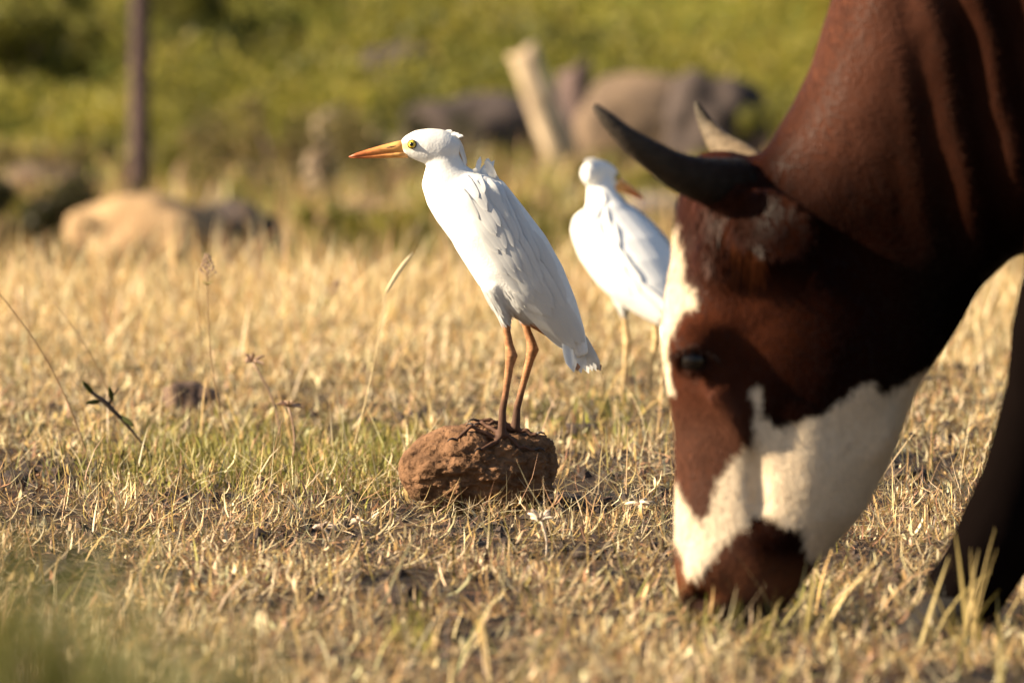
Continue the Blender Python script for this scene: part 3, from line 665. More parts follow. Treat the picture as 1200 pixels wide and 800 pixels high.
# coat: distance to the white markings in the side profile
def poly_sd(px, py, poly):
    x, y = px, py; n = len(poly); inside = np.zeros(len(px), bool); dmin = np.full(len(px), 1e9)
    for i in range(n):
        x1, y1 = poly[i]; x2, y2 = poly[(i + 1) % n]
        c = ((y1 > y) != (y2 > y)) & (x < (x2 - x1) * (y - y1) / ((y2 - y1) or 1e-9) + x1); inside ^= c
        dx, dy = x2 - x1, y2 - y1; t = np.clip(((x - x1) * dx + (y - y1) * dy) / (dx * dx + dy * dy + 1e-9), 0, 1)
        dmin = np.minimum(dmin, np.hypot(x - x1 - t * dx, y - y1 - t * dy))
    return np.where(inside, dmin, -dmin)
BLAZE = [(740, 255), (795, 262), (801, 285), (803, 300), (799, 325), (811, 333), (816, 358), (800, 362), (788, 382), (780, 402), (778, 422), (786, 452), (740, 460)]
LOWER = [(740, 560), (788, 566), (806, 595), (820, 610), (828, 597), (834, 575), (845, 547), (862, 525), (881, 515), (885, 482), (875, 452), (883, 449), (891, 464), (894, 484), (908, 496), (932, 491), (962, 478), (1000, 450), (1022, 442),
         (1028, 457), (1042, 455), (1090, 430), (1120, 440), (1070, 600), (1010, 640), (962, 658), (946, 650), (940, 638), (936, 617), (916, 610), (896, 600), (880, 602), (860, 620), (842, 640), (827, 664), (815, 679), (804, 674), (800, 652), (790, 632), (740, 620)]
def coat_colour(px, py, lat, jitter=0.0):
    j = (fbm(px, py * 0.5, 0.07, 12) - 0.5) * 7 + (fbm(px, py * 0.3, 0.35, 14) - 0.5) * 9 + jitter
    sd = np.maximum(poly_sd(px, py, BLAZE), poly_sd(px, py, LOWER)) + j
    front = (np.abs(lat) < 0.045) & (px < 830) & (py > 262) & (py < 460); sd = np.where(front, np.maximum(sd, (0.045 - np.abs(lat)) * 400 + j), sd)
    w = np.clip(sd / 5 + 0.5, 0, 1)[:, None]
    v = fbm(px, py, 0.02, 21)[:, None]
    red = np.clip(np.maximum((905 - px) / 60, np.exp(-(((px - 880) / 40) ** 2 + ((py - 370) / 70) ** 2))), 0, 1)[:, None] * (0.5 + 0.9 * fbm(px, py, 0.016, 23)[:, None])  # sunlit red of brow and face front put into the coat; cheeks stay dark
    red = red * (1 - 0.85 * np.exp(-(((px - 900) / 55) ** 2 + ((py - 262) / 40) ** 2)))[:, None]
    brown = (np.array([0.0085, 0.0024, 0.0012]) * (1 - red) + np.array([0.050, 0.0145, 0.0068]) * red) * (0.7 + 0.6 * v)
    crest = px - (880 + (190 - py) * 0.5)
    lit_neck = (np.clip((px - 890) / 60, 0, 1) * np.clip((260 - py) / 90, 0, 1) * np.clip((175 - crest) / 90, 0.2, 1))[:, None]  # sunlight along the neck crest painted in as a paler coat band
    brown = brown * (1 - lit_neck) + np.array([0.068, 0.026, 0.016]) * (0.8 + 0.4 * v) * lit_neck
    blk = (np.clip((px - 1030) / 60, 0, 1) * np.clip((py - 235) / 110, 0, 1))[:, None] * 0.93          # dark legs and brisket
    brown = brown * (1 - blk) + np.array([0.0035, 0.0026, 0.0024]) * blk
    eye = np.exp(-(((px - 812) / 36) ** 2 + ((py - 420) / 24) ** 2))[:, None] * 0.8
    brown = brown * (1 - eye) + np.array([0.02, 0.009, 0.006]) * eye
    nose = (np.clip((py - 440) / 60, 0, 1) * np.clip((890 - px) / 30, 0, 1))[:, None]; brown = brown * (1 - nose) + np.array([0.072, 0.030, 0.019]) * (0.75 + 0.5 * v) * nose
    muz = (np.clip((py - 640) / 40, 0, 1) * (px < 1000))[:, None]
    brown = brown * (1 - muz) + (np.array([0.12, 0.044, 0.020])) * muz
    nos = (np.clip((py - 692) / 14, 0, 1) * (px < 1000))[:, None]; brown = brown * (1 - nos) + np.array([0.028, 0.014, 0.011]) * nos
    nh = np.exp(-(((px - 806) / 13) ** 2 + ((py - 699) / 11) ** 2))[:, None]; brown = brown * (1 - nh) + np.array([0.008, 0.005, 0.004]) * nh
    hornb = np.exp(-(((px - 830) / 45) ** 2 + ((py - 195) / 22) ** 2))[:, None] * 0.7; brown = brown * (1 - hornb) + np.array([0.03, 0.010, 0.008]) * hornb
    return brown * (1 - w) + np.array([0.60, 0.49, 0.36]) * (0.9 + 0.2 * v) * w
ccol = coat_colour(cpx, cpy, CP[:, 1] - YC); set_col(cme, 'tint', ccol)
cow_body = link_mesh('body', cme, M_COAT, cow_root)
# short coat hair on head and neck, longer on the poll and in the ear
ok = np.where((cpx < 1330) & (cpy > -140) & (cpy < 735) & ~((cpx > 1100) & (cpy > 330)))[0]
NH = 112000; idx = RNG.choice(ok, NH); cn = normals_np(cme)[idx]
jt = RNG.uniform(-0.0045, 0.0045, (NH, 3)); jt -= cn * (jt * cn).sum(1, keepdims=True); p0 = CP2[idx] + jt; hpx = p0[:, 0] * 1000 + 600; hpy = 740 - p0[:, 2] * 1000; hl_ = p0[:, 1] - YC
isneck = (np.clip((hpx - 930) / 120, 0, 1) * np.clip((420 - hpy) / 100, 0, 1))[:, None]
flow = np.array([0.25, 0, -1.0])[None] * (1 - isneck) + np.array([0.75, 0, 0.1])[None] * isneck
flow = flow + RNG.normal(0, 0.08, flow.shape)
sw = fbm(hpx, hpy, 0.035, 41) - 0.5; flow[:, 0] += sw * 0.8
poll = np.exp(-(((hpx - 835) / 42) ** 2 + ((hpy - 262) / 50) ** 2))
d = flow - cn * (flow * cn).sum(1, keepdims=True); d /= np.linalg.norm(d, axis=1, keepdims=True) + 1e-9
ln = (0.0062 + 0.024 * poll) * RNG.uniform(0.6, 1.3, NH); lift = (0.09 + 0.32 * poll)[:, None]
tipd = (d + cn * lift) * ln[:, None]; hw_ = 1; sd = np.cross(d, cn); wd = (0.00055 + 0.0003 * poll)[:, None]
bend = RNG.normal(0, 0.0025, (NH, 3)) * poll[:, None]
A = p0 - cn * 0.0006; B = p0 + tipd * 0.55 + cn * 0.0006 + bend; C_ = p0 + tipd
V6 = np.stack([A - sd * wd, A + sd * wd, B - sd * wd * .8, B + sd * wd * .8, C_ - sd * wd * .15, C_ + sd * wd * .15], 1).reshape(-1, 3) - np.array(RL)
q = np.array([[0, 1, 3, 2], [2, 3, 5, 4]]); Q6 = (q[None] + (np.arange(NH) * 6)[:, None, None]).reshape(-1, 4)
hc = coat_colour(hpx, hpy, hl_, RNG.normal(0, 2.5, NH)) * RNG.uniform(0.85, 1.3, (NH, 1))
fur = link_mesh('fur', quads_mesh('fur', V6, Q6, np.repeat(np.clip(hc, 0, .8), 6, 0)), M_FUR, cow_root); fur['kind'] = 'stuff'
for s in (-1, 1):        # long rusty hair hanging from the ear and brow
    V, Q = [], []; n_ = 170
    for k in range(n_):
        x0 = random.uniform(836, 892); y0 = 246 + (x0 - 836) * 0.35 + random.uniform(-6, 22); l0 = .098 + (x0 - 836) * .0006; L_ = random.uniform(30, 70)
        w0 = random.uniform(-6, 10); P_ = [CW(x0 + w0 * t * t, y0 + L_ * t, s * (l0 + .008 * math.sin(t * 3) - .012 * t)) - RL for t in (0, .35, .7, 1)]
        i0 = len(V)
        for i, p in enumerate(P_):
            w_ = (.0011, .0010, .0007, .0001)[i]; V += [(p.x - w_, p.y, p.z), (p.x + w_, p.y, p.z)]
        Q += [[i0 + 2 * j, i0 + 2 * j + 1, i0 + 2 * j + 3, i0 + 2 * j + 2] for j in range(3)]
    eh = link_mesh('ear_hair', quads_mesh('ear_hair', np.array(V), np.array(Q), np.array([0.11, 0.032, 0.011]) * RNG.uniform(0.5, 1.7, (len(V) // 8, 1)).repeat(8, 0)), M_FUR, cow_root); eh['kind'] = 'stuff'
cbvh = BVHTree.FromPolygons([Vector(p) for p in CP2], [tuple(p.vertices) for p in cme.polygons])
M_EYE = mat('cow_eye', col=(0.010, 0.007, 0.006), rough=0.05, spec=0.3, coat=0.0)
M_HORN = mat('horn', rough=0.55, attr='tint', spec=0.06, noise_amt=0.25, noise_scale=60, bump=0.3, bump_scale=120, stretch=(1, 1, 2))
M_LID = mat('eyelid_skin', col=(0.085, 0.04, 0.025), rough=0.5)
M_HOOF = mat('hoof', col=(0.014, 0.012, 0.011), rough=0.75, spec=0.15, noise_amt=0.4, noise_scale=60, bump=0.3)
for s in (-1, 1):
    e = MB(); e.ball((0, 0, 0), (.0165, .015, .0155), 24, 16); eo = e.build('eye', M_EYE, cow_root); eo.location = CW(811, 418, s * .0985) - RL
    ll = MB(); ll.tube([CW(811 + 21 * math.cos(q), 416 + 15.5 * math.sin(q), s * (.1165 - .012 * abs(math.cos(q)))) - RL - eo.location for q in np.linspace(math.pi * 1.0, math.pi * 2.0, 12)], [.002] + [.0036] * 10 + [.002], 8); ll.build('upper_eyelid', M_LID, eo)
    ls = MB()
    for k in range(9):
        a = math.pi * (1.12 + 0.76 * k / 8); p = CW(812 + 24 * math.cos(a), 416 + 15 * math.sin(a), s * .113)
        dd = Vector((math.cos(a) * .012 - .004, -s * .016, -.008)); ls.tube([p, p + dd * .6, p + dd + Vector((0, 0, -.005))], [.0007, .0006, .0002], 5)
    ls.build('eyelashes', M_EYE, eo).location = -(eo.location + RL)
def horn(pts, tipcol, basecol):
    mb = MB(); P = [CW(x, y, l) - RL for x, y, l, r in pts]; R_ = [r for *_, r in pts]
    # resample smoothly with growth rings
    PP, RR = [], []; n = len(P)
    for i in range(n - 1):
        for k in range(8):
            t = k / 8; p0_, p1, p2, p3 = P[max(i - 1, 0)], P[i], P[i + 1], P[min(i + 2, n - 1)]
            PP.append(0.5 * ((2 * p1) + (p2 - p0_) * t + (2 * p0_ - 5 * p1 + 4 * p2 - p3) * t * t + (3 * p1 - p0_ - 3 * p2 + p3) * t ** 3)); RR.append(R_[i] * (1 - t) + R_[i + 1] * t)
    PP.append(P[-1]); RR.append(R_[-1]); m_ = len(PP)
    RR = [r * (1 + 0.035 * math.sin(i * 1.9) * max(0, 1 - i / m_ * 1.8)) for i, r in enumerate(RR)]
    mb.tube(PP, RR, 18); me = mb.mesh('horn'); t = np.repeat(np.linspace(0, 1, m_), 18)[:, None]
    set_col(me, 'tint', np.array(basecol) * (1 - t) + np.array(tipcol) * t); return link_mesh('horn', me, M_HORN, cow_root)
horn([(862, 216, .05, .033), (828, 210, .085, .0280), (794, 199, .115, .0225), (763, 180, .140, .0172), (735, 160, .155, .0124), (711, 138, .160, .0085), (695, 121, .160, .0028)], (0.06, 0.048, 0.038), (0.010, 0.008, 0.007))
horn([(890, 205, -.05, .024), (866, 186, -.085, .020), (847, 171, -.115, .0155), (834, 153, -.135, .0108), (825, 136, -.14, .0072), (818, 121, -.14, .0025)], (0.07, 0.06, 0.048), (0.16, 0.115, 0.07))
for lg in legs_spec:
    x, y, l, r = lg[-1]
    for s in (-1, 1):
        mb = MB(); rings = []
        for zz, cx, rx in ((.062, 6, .030), (.045, -2, .038), (.022, -14, .046), (.0, -22, .053)):
            R_ = []
            for k in range(16):
                q_ = 2 * math.pi * k / 16; c, d_ = math.cos(q_), math.sin(q_); sx = rx * (1.15 if c < 0 else .8)
                p = CW(x + cx, 740, l + s * .024); R_.append(Vector((p.x + sx * c, p.y + .023 * d_ * (1 + .12 * (0.062 - zz) / .06), zz)) - RL)
            rings.append(R_)
        g = float(gz(p.x, p.y)); mb.loft(rings); h_ = mb.build('hoof', M_HOOF, cow_root); h_.location.z = g - 0.004
    dw = lg[-3]
    for s in (-1, 1):
        mb = MB(); p = CW(dw[0] + 36, dw[1] + 22, dw[2] + s * .02) - RL; mb.tube([p + Vector((-.012, 0, .012)), p, p + Vector((.006, 0, -.016))], [.012, .013, .006], 8); mb.build('dewclaw', M_HOOF, cow_root)
tl = MB(); tl.tube([CW(2540, -400, -.64) - RL, CW(2590, -330, -.66) - RL, CW(2600, -150, -.66) - RL, CW(2590, 100, -.66) - RL, CW(2585, 250, -.66) - RL, CW(2580, 400, -.66) - RL, CW(2580, 470, -.66) - RL], [.05, .035, .024, .018, .026, .034, .008], 10)
tm = tl.mesh('tail'); set_col(tm, 'tint', np.tile(np.array([.07, .02, .01]), (len(tm.vertices), 1))); link_mesh('tail', tm, M_COAT, cow_root)

# ------------------------------------------------------------------ boulders, stumps and post behind
M_TAN = rock_material('tan_rock', (0.19, 0.12, 0.065), (0.42, 0.285, 0.155), 4)
M_PINK = rock_material('pinkish_rock', (0.07, 0.05, 0.038), (0.21, 0.145, 0.095), 3)
M_DARK = rock_material('dark_rock', (0.030, 0.024, 0.024), (0.10, 0.075, 0.065), 5)
M_CLODS = rock_material('dark_soil', (0.014, 0.011, 0.011), (0.06, 0.043, 0.036), 40)
M_GREY = rock_material('grey_rock', (0.13, 0.10, 0.085), (0.34, 0.28, 0.24), 6)
def boulder(cx, base, w, h, m, label, seed, dep=0.8, amp=0.28):
    Y = ground_Y(base); p = at(cx, base, Y); s = FPX / Y; p.z = float(gz(p.x, Y)) - 0.004
    return lumpy('boulder', p, (w / s, w / s * dep, h / s), m, label, 'rock', seed, amp, 4, 'boulders scattered behind the pasture', fine=0.04)
boulder(182, 340, 190, 106, M_TAN, 'tan rounded boulder in front of the fence post', 11, 0.8, 0.36)
boulder(274, 338, 110, 100, M_DARK, 'dark steep boulder touching the tan one by the post', 12, 0.7)
boulder(95, 345, 120, 30, M_TAN, 'low tan stone spreading from the foot of the tan boulder', 13)
boulder(552, 196, 170, 84, M_DARK, 'wide dark boulder behind the perched egret\'s head', 14)
boulder(470, 168, 90, 72, M_DARK, 'smaller dark boulder left of the wide dark one', 15)
boulder(768, 208, 170, 118, M_PINK, 'large pinkish boulder behind the cow\'s horns', 16, 0.7, 0.2)
boulder(838, 212, 120, 124, M_DARK, 'dark boulder standing in for the shaded hollow of the large pinkish one', 17)  # dark rock added for the shade in the pinkish boulder's hollow
boulder(765, 268, 90, 42, M_GREY, 'low pale grey stone behind the second egret', 18)
boulder(445, 268, 130, 34, M_TAN, 'low sandy stone under the perched egret\'s bill', 19)
boulder(60, 232, 110, 40, M_PINK, 'pinkish flat stone among the dark shrubs by the post', 20)
boulder(222, 480, 64, 42, rock_material('brown_stone', (0.06, 0.04, 0.032), (0.20, 0.13, 0.095), 20), 'small brown stone half buried in the dry turf', 21)
boulder(680, 512, 44, 18, M_DARK, 'small dark lump of soil beside the clod of earth', 22)
for i, (cx, by, w, h) in enumerate([(1062, 556, 52, 22), (70, 676, 46, 24), (100, 690, 34, 18), (474, 712, 50, 22), (505, 718, 26, 16), (664, 592, 40, 18), (1096, 452, 40, 14), (20, 566, 50, 18), (596, 650, 26, 24), (330, 646, 24, 14), (690, 662, 40, 15), (1008, 676, 34, 16), (545, 770, 30, 16), (758, 650, 30, 16), (290, 600, 28, 12), (200, 600, 24, 12)]):
    Y = ground_Y(by); p = at(cx, by, Y); p.z = float(gz(p.x, Y)) - 0.003; sc_ = FPX / Y
    lumpy('soil_clod', p, (w / sc_, w / sc_ * 1.2, h / sc_), M_CLODS, 'dark crumbly soil clod half hidden in the dry turf', 'soil clod', 40 + i, 0.4, 3, 'dark soil clods in the turf', fine=0.12)
M_WOOD = rock_material('weathered_wood', (0.30, 0.22, 0.15), (0.62, 0.48, 0.33), 9)
M_BARK = rock_material('grey_bark', (0.06, 0.042, 0.04), (0.16, 0.11, 0.10), 9)
def stump(name, x0, y0, x1, y1, w, m, label, Y=None, cat='stump', taper=0.75):
    Y = Y or ground_Y(y0); a = at(x0, y0, Y); b = at(x1, y1, Y); s = FPX / Y; r = w / s / 2; a.z = float(gz(a.x, Y)) - 0.01
    mb = MB(); n = 10; rings = []
    for i in range(n + 1):
        t = i / n; c = a.lerp(b, t); rr = r * (1.15 - (1.15 - taper) * t)
        R_ = []
        for k in range(18):
            q_ = 2 * math.pi * k / 18
            rk = rr * (1 + 0.16 * math.sin(q_ * 3 + t * 2 + x0) + 0.08 * math.sin(q_ * 7 + t * 5))
            R_.append(c + Vector((rk * math.cos(q_), rk * math.sin(q_), (0.10 * r * math.sin(q_ * 2 + 1) + 0.5 * r * math.cos(q_)) if i == n else 0)))
        rings.append(R_)
    mb.loft(rings); me = mb.mesh(name); me.transform(Matrix.Translation(-a))
    o = link_mesh(name, me, m); o.location = a; tag(o, label, cat); return o
stump('leaning_stump', 668, 204, 612, 58, 38, M_WOOD, 'pale weathered stump leaning left behind the two egrets', taper=0.8)
stump('tree_stump', 676, 200, 674, 76, 44, M_BARK, 'upright grey-brown stump beside the pale leaning one')
stump('tree_stump', 376, 232, 380, 132, 38, M_WOOD, 'short pale stump between the post and the perched egret')
# fence post with its staples
PY = ground_Y(246); pa = at(163, 246, PY); pz = float(gz(pa.x, PY))
post = empty('fence_post', (pa.x, PY, pz)); tag(post, 'thin weathered wooden fence post standing behind the tan boulder', 'post')
mb = MB(); mb.tube([Vector((0, 0, -.15)), Vector((.004, 0, .3)), Vector((.006, 0, .7)), Vector((.014, 0, 1.4)), Vector((.018, 0, 2.0))], [.066, .063, .062, .06, .057], 14); mb.build('shaft', rock_material('old_post_wood', (0.04, 0.028, 0.027), (0.12, 0.08, 0.075), 9), post)
M_WIRE = mat('rusty_wire', col=(0.12, 0.07, 0.05), rough=0.6)
for zz in (1.35, 1.8):
    mb = MB(); mb.tube([Vector((.061 * math.cos(q_) + .014, .061 * math.sin(q_), zz)) for q_ in np.linspace(0, 2 * math.pi, 17)], [.003] * 17, 6); mb.build('wire_loop', M_WIRE, post)

# ------------------------------------------------------------------ shrubs and far scrub
def leaves(cents, rad, n, size, cols, squash=1.0):
    k = RNG.integers(0, len(cents), n); d = RNG.normal(0, 1, (n, 3)); d /= np.linalg.norm(d, axis=1, keepdims=True)
    r = RNG.random(n) ** 0.45
    P = cents[k] + d * (r * rad[k])[:, None] * np.array([1, 1, squash]); P[:, 2] = np.maximum(P[:, 2], 0.02)
    a = RNG.normal(0, 1, (n, 3)); a[:, 2] *= 0.7; a /= np.linalg.norm(a, axis=1, keepdims=True)
    b = np.cross(a, d + RNG.normal(0, 0.6, (n, 3))); b /= np.linalg.norm(b, axis=1, keepdims=True) + 1e-9
    L = size * RNG.uniform(0.6, 1.4, n)[:, None]; Wd = L * 0.42
    V = np.stack([P - a * L * 0.5, P + b * Wd * 0.5, P + a * L * 0.5, P - b * Wd * 0.5], 1).reshape(-1, 3)
    Q = np.arange(4 * n).reshape(n, 4)
    c = np.asarray(cols)[RNG.integers(0, len(cols), n)] * RNG.uniform(0.6, 1.35, (n, 1))
    return V, Q, np.repeat(c, 4, 0)
LIME = [(0.25, 0.225, 0.032), (0.29, 0.245, 0.038), (0.20, 0.19, 0.028), (0.31, 0.245, 0.06)]
MID = [(0.16, 0.155, 0.028), (0.21, 0.18, 0.034), (0.12, 0.125, 0.024)]
GLOOM = [(0.035, 0.04, 0.014), (0.06, 0.055, 0.02), (0.05, 0.04, 0.02)]
DEEP = [(0.07, 0.085, 0.02), (0.10, 0.11, 0.022), (0.12, 0.11, 0.03)]
DRYB = [(0.30, 0.21, 0.09), (0.22, 0.17, 0.06), (0.15, 0.12, 0.05), (0.12, 0.12, 0.03)]
def shrub(name, cx, base, w, h, cols, label, n=4500, size=0.05, nb=14, Y=None):
    Y = Y or ground_Y(base); p = at(cx, base, Y); p.z = float(gz(p.x, Y)); s = FPX / Y; w /= s; h /= s
    root = empty(name, p); tag(root, label, 'shrub', 'shrubs behind the pasture')
    cents = np.stack([RNG.normal(0, w * 0.26, nb), RNG.normal(0, w * 0.22, nb), RNG.uniform(0.12, 0.9, nb) * h], -1)
    rad = RNG.uniform(0.14, 0.30, nb) * min(w, h)
    V, Q, T = leaves(cents, rad, n, size, cols)
    fo = link_mesh('foliage', quads_mesh('foliage', V, Q, T), M_LEAF, root, smooth=False)
    mb = MB()
    for c in cents[: nb // 2 + 1]:
        c = Vector(c); mid = Vector((c.x * 0.4 + random.uniform(-.04, .04), c.y * 0.4, c.z * 0.55)); mb.tube([Vector((c.x * .08, c.y * .08, -.05)), mid, c], [.014, .010, .003], 6)
    mb.build('stems', M_BARK, root)
    return root
shrub('shrub', 38, 338, 190, 120, GLOOM, 'dark low shrub beside the tan boulder', 5500, 0.05)
shrub('shrub', 95, 270, 110, 60, DRYB, 'dry brownish bush under the fence post', 2500, 0.035)
shrub('shrub', 400, 312, 130, 34, GLOOM, 'low dark green shrub right of the dark steep boulder', 2200, 0.03)
shrub('shrub', 330, 235, 180, 130, DRYB, 'loose straw-tinged bush behind the short pale stump', 3200, 0.045)
shrub('shrub', 230, 225, 150, 150, MID, 'olive shrub right of the fence post', 3200, 0.045)
shrub('shrub', 470, 214, 150, 90, GLOOM, 'dark brown bush before the smaller dark boulder', 1800, 0.04)
shrub('shrub', 700, 232, 90, 40, MID, 'low olive shrub at the foot of the stumps', 1500, 0.035)
shrub('shrub', 900, 214, 160, 110, MID, 'olive shrub beside the dark boulder near the cow\'s neck', 3500, 0.045)
back = [(-230, 176, 260, 230, MID), (20, 166, 220, 150, MID), (225, 160, 170, 130, MID), (450, 150, 170, 130, MID), (585, 140, 160, 100, LIME), (1010, 160, 230, 200, LIME), (1230, 176, 260, 230, MID)]
txt = ['dense olive shrub far left of the fence post', 'olive dense shrub standing left of the fence post', 'olive shrub right of the fence post in the back row', 'olive shrub above the smaller dark boulder',
       'yellow-green shrub above the wide dark boulder', 'yellow-green shrub behind the cow\'s neck', 'olive shrub behind the cow\'s shoulder']
for (cx, b, w, h, c), t in zip(back, txt): shrub('tall_shrub', cx, b, w, h, c, t, 6500, 0.08, 20)
CL = [('low straw-brown clump of rank grass in the dip behind the crest', DRYB), ('low olive clump of brush in the dip behind the crest', MID), ('low yellow-green clump of brush in the dip behind the crest', LIME)]
for i in range(42):     # look-alike clumps in the dip
    lb, cc = CL[i % 3]; by = RNG.uniform(200, 338)
    cx = RNG.uniform(-60, 1250)
    if 60 < cx < 370 and by > 255: cx += 330
    shrub('low_clump', cx, by, RNG.uniform(80, 170), RNG.uniform(26, 62), cc, lb, 1300, 0.06, 10)['group'] = lb.replace('low ', '').replace('clump', 'clumps')
# leafy scrub clothing the rising slope
NS = 115000; xs = RNG.uniform(-10, 10, NS); ys = 73 + 28 * RNG.random(NS) ** 1.2
hh = np.clip(fbm(xs, ys, 0.55, 51, 3) - 0.32, 0, 1) * 1.5 + 0.12
P = np.stack([xs, ys, gz(xs, ys) + hh * RNG.random(NS) ** 0.6], -1)
a = RNG.normal(0, 1, (NS, 3)); a /= np.linalg.norm(a, axis=1, keepdims=True); b = np.cross(a, RNG.normal(0, 1, (NS, 3))); b /= np.linalg.norm(b, axis=1, keepdims=True)
L = (0.10 * RNG.uniform(0.6, 1.4, NS))[:, None]; V = np.stack([P - a * L * .5, P + b * L * .25, P + a * L * .5, P - b * L * .25], 1).reshape(-1, 3)
deepm = (fbm(xs, ys, 0.45, 71, 2) > 0.60) & (xs < 1)
cl = np.where(deepm[:, None], np.array(DEEP + MID)[RNG.integers(0, 6, NS)], np.array(LIME + LIME + MID)[RNG.integers(0, 11, NS)]) * RNG.uniform(0.8, 1.2, (NS, 1)) * (0.6 + 0.8 * fbm(xs, ys, 0.3, 77, 3))[:, None]
tag(link_mesh('scrub', quads_mesh('scrub', V, np.arange(4 * NS).reshape(NS, 4), np.repeat(cl, 4, 0)), M_LEAF, smooth=False), 'yellow-green leafy scrub clothing the far slope', 'scrub', kind='stuff')

# ------------------------------------------------------------------ single stalks, weeds and tufts that stand out
def stalk_pts(a, b, bow=0.0, n=12):
    a = Vector(a); b = Vector(b); d = b - a; s = Vector((d.z, 0, -d.x)) * bow
    return [a + d * (i / n) + s * math.sin(math.pi * i / n) for i in range(n + 1)]
def tinted(name, mb, colr, parent=None, m=None):
    me = mb.mesh(name); set_col(me, 'tint', np.tile(np.array(colr), (len(me.vertices), 1))); return link_mesh(name, me, m or M_GRASS, parent)
def grass_stalk(x0, y0, x1, y1, label, Y=None, r=0.0015, bow=0.05, head=None, colr=(0.30, 0.19, 0.09)):
    Y = Y or ground_Y(y0); a = at(x0, y0, Y); a.z = float(gz(a.x, Y)); b = at(x1, y1, Y + random.uniform(-.02, .02))
    root = empty('grass_stalk', a); tag(root, label, 'stalk', 'tall dry stalks above the turf')
    P = [p - a for p in stalk_pts(a, b, bow)]; mb = MB(); mb.tube(P, [r * (1 - 0.5 * i / 12) for i in range(13)], 6); tinted('stem', mb, colr, root)
    if head == 'panicle':
        mb = MB(); top = P[-1]; ax = (P[-1] - P[-3]).normalized()
        for k in range(26):
            f = k / 25; o = top - ax * 0.036 * (1 - f); A_ = k * 2.4; ln = 0.010 * (1 - f) + 0.003
            e_ = o + Vector((math.cos(A_) * ln, math.sin(A_) * ln, ln * 0.8)); mb.tube([o, e_], [.0005, .0005], 4); mb.ball(e_, (.0018, .0018, .0026), 6, 4)
        tinted('seed_head', mb, (0.36, 0.24, 0.17), root)
        mb = MB()
        for k in range(9):
            A_ = k * 0.7; o = top - ax * 0.046; mb.tube([o, o + Vector((math.cos(A_) * .010, math.sin(A_) * .008, .006))], [.0009, .0003], 4)
        tinted('lower_branches', mb, (0.36, 0.30, 0.10), root)
    if head == 'spike':
        mb = MB(); Q_ = [P[-1] + (P[-1] - P[-2]) * 0.3 * k for k in range(-3, 4)]; mb.tube(Q_, [.0008, .0018, .0022, .0022, .002, .0014, .0004], 7); tinted('seed_head', mb, (0.62, 0.47, 0.24), root)
    if head == 'leaf':
        mb = MB(); e_ = at(484, 296, Y) - a; Q_ = [P[-1].lerp(e_, k / 6) + Vector((0, 0, 0.004 * math.sin(k / 6 * 3.1))) for k in range(7)]; mb.tube(Q_, [.0008, .0030, .0036, .0036, .0032, .0022, .0005], 8, 0.3); tinted('dry_leaf', mb, (0.75, 0.62, 0.40), root)
    return root
grass_stalk(273, 492, 243, 300, 'thin upright stalk carrying a fine feathery seed head', Y=14.6, bow=-0.04, head='panicle')
grass_stalk(108, 486, -12, 330, 'bare thin stalk bending far over to the left', Y=14.3, bow=0.06)
grass_stalk(148, 470, 62, 352, 'bare arched stalk crossing over the dark twig', Y=14.9, bow=0.07)
grass_stalk(408, 478, 452, 344, 'stalk holding one long pale dry leaf before the egret', Y=14.6, bow=0.02, head='leaf', colr=(0.60, 0.46, 0.24))
grass_stalk(256, 470, 231, 330, 'short stalk with pale spike next to the feathery seed head', Y=15.6, bow=-0.03, head='spike')
grass_stalk(40, 440, 28, 345, 'straight short stalk with a pale spike, apart from the rest', Y=15.8, bow=0.02, head='spike')
grass_stalk(225, 400, 195, 335, 'slanting pale spike behind the feathery seed head', Y=18.5, head='spike', r=.0014)
grass_stalk(120, 410, 84, 338, 'blurred slanting pale spike right of the straight short stalk', Y=18.5, head='spike', r=.0016)
grass_stalk(125, 430, 146, 362, 'blurred pale spike slanting right behind the dark twig', Y=18.0, head='spike', r=.0016)
grass_stalk(440, 470, 530, 330, 'arched dry stalk leaning toward the perched egret', Y=16.2, bow=-0.06)
grass_stalk(330, 440, 395, 330, 'loose stalk with a ragged seed head behind the dried flower', Y=17.4, bow=0.03, head='panicle', r=.0013)
# dark twig
ty = 14.5; ta = at(196, 545, ty); ta.z = float(gz(ta.x, ty)); tw = empty('dark_twig', ta); tag(tw, 'dark forked twig with a few green leaves lying over the turf', 'twig')
mb = MB(); mb.tube([at(x, y, ty) - ta for x, y in ((186, 546), (172, 526), (156, 506), (140, 488), (124, 472), (108, 460), (97, 452))], [.0016, .0018, .0022, .0030, .0042, .0028, .0010], 8); tinted('stem', mb, (0.055, 0.038, 0.028), tw)
mb = MB(); mb.tube([at(x, y, ty) - ta for x, y in ((128, 474), (133, 462), (140, 454))], [.0022, .0016, .0006], 6); tinted('side_branch', mb, (0.07, 0.05, 0.03), tw)
for x0, y0, x1, y1 in ((110, 462, 96, 446), (118, 470, 100, 472), (132, 470, 128, 452), (140, 486, 158, 500)):
    mb = MB(); A_ = at(x0, y0, ty) - ta; B_ = at(x1, y1, ty - .01) - ta; mb.tube([A_.lerp(B_, k / 4) for k in range(5)], [.0006, .0036, .0040, .003, .0004], 8, 0.15); tinted('leaf', mb, (0.09, 0.10, 0.025), tw, M_LEAF)
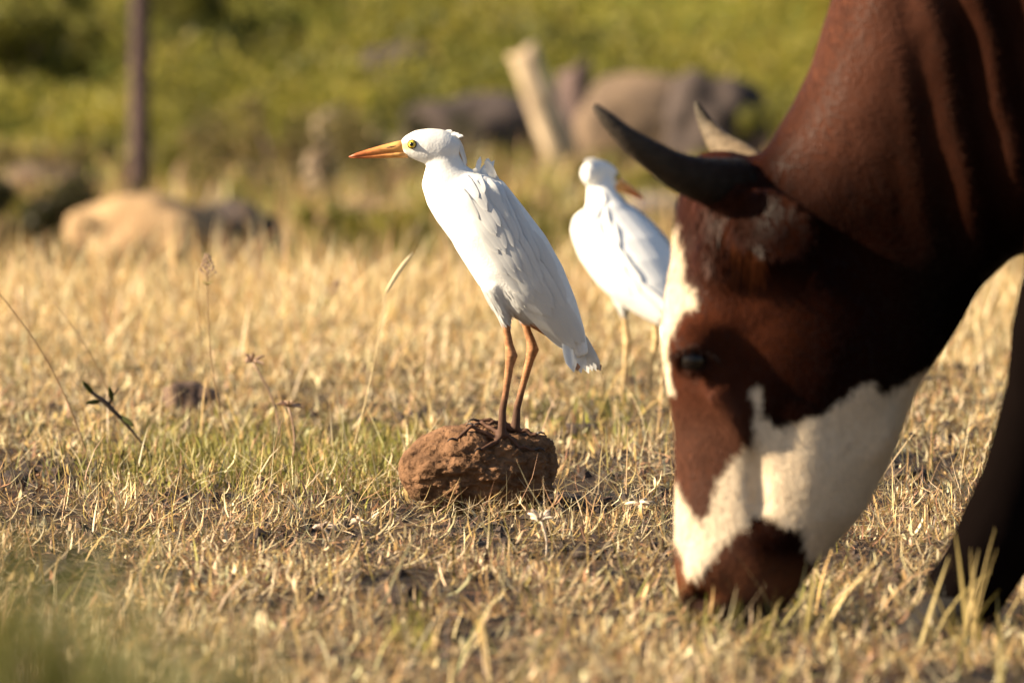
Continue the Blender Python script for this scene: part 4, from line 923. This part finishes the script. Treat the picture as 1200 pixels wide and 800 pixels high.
# dried flower weeds
def weed(x0, y0, Y, x1, y1, label, n=14, colr=(0.42, 0.29, 0.20), size=0.018):
    a = at(x0, y0, Y); a.z = float(gz(a.x, Y)); b = at(x1, y1, Y); root = empty('dried_weed', a); tag(root, label, 'weed', 'dried weeds in the turf')
    P = [p - a for p in stalk_pts(a, b, 0.08, 6)]; mb = MB(); mb.tube(P, [.0016] * 7, 6); tinted('stem', mb, colr, root)
    for k in range(n):
        A_ = k * 2.4; el = random.uniform(0.1, 1.1); d = Vector((math.cos(A_) * math.cos(el), math.sin(A_) * math.cos(el), math.sin(el))); ln = size * random.uniform(0.7, 1.3)
        mb = MB(); o = P[-1]; mb.tube([o + d * ln * t + Vector((0, 0, -0.3 * ln * t * t)) for t in (0, .35, .7, 1)], [.0006, .0024, .0022, .0004], 6, 0.3); tinted('bract', mb, np.array(colr) * random.uniform(0.7, 1.5), root)
    return root
weed(330, 470, 14.9, 296, 424, 'dried umbrella-shaped flower on a leaning stem', 16, (0.34, 0.22, 0.15), 0.022)
weed(340, 498, 14.3, 338, 476, 'low spiky dried flower below the umbrella-shaped one', 14, (0.42, 0.27, 0.18), 0.02)
weed(386, 640, 12.4, 380, 618, 'bleached star-shaped weed in front of the green turf patch', 14, (0.58, 0.46, 0.36), 0.017)
weed(425, 634, 12.5, 421, 612, 'bleached small weed between the star-shaped one and the clod', 12, (0.58, 0.46, 0.34), 0.014)
weed(752, 612, 12.7, 750, 590, 'bleached star-shaped weed between the clod and the cow', 12, (0.66, 0.54, 0.40), 0.02)
weed(640, 668, 12.1, 634, 610, 'pale dry leafy sprig right in front of the clod', 10, (0.58, 0.48, 0.38), 0.022)
# long blades in front of the muzzle and the hoof
def long_tuft(name, cx, Y, spread, n, Lr, Wr, cols, label, group, lean=(0.05, 0.6), curl=(0, 1.0), segs=5):
    c = at(cx, 700, Y); z = float(gz(c.x, Y)); root = empty(name, (c.x, Y, z)); tag(root, label, 'grass tuft', group)
    x = RNG.normal(0, spread, n); y = RNG.normal(0, spread * 0.6, n); base = np.stack([x, y, gz(x + c.x, y + Y) - z], -1)
    t = np.asarray(cols)[RNG.integers(0, len(cols), n)] * RNG.uniform(0.75, 1.25, (n, 1))
    V, Q, T = blades(base, RNG.uniform(*Lr, n), RNG.uniform(*Wr, n), RNG.uniform(0, 2 * np.pi, n), RNG.uniform(*lean, n), RNG.uniform(*curl, n), t, segs)
    o = link_mesh('blades', quads_mesh('blades', V, Q, T), M_GRASS, root, smooth=False); o['kind'] = 'stuff'; return root
YEL = [(0.42, 0.32, 0.12), (0.50, 0.37, 0.15), (0.34, 0.28, 0.08)]
long_tuft('grass_tuft', 900, 10.5, 0.035, 14, (0.05, 0.15), (0.0025, 0.0045), YEL, 'yellowish long grass tuft the cow is grazing on', 'long tufts by the cow')
long_tuft('grass_tuft', 1120, 10.35, 0.04, 26, (0.06, 0.15), (0.0025, 0.0045), YEL, 'yellowish long grass tuft before the cow\'s hoof', 'long tufts by the cow')
# green tussocks close to the camera, far out of focus
FG = [(0.14, 0.14, 0.03), (0.19, 0.17, 0.04), (0.10, 0.11, 0.025)]
for cx, Y, n, h, lb in ((-40, 5.4, 800, 0.455, 'tall green tussock at the pasture edge, leaning across the corner'), (90, 5.6, 420, 0.395, 'medium green tussock next to the tall one at the pasture edge'), (250, 5.7, 420, 0.38, 'short thin green tussock beside the medium one at the pasture edge')):
    long_tuft('green_tussock', cx, Y, 0.035, n, (h * 0.6, h), (0.003, 0.006), FG, lb, 'green tussocks near the camera', (0.0, 0.16), (0, 0.35))
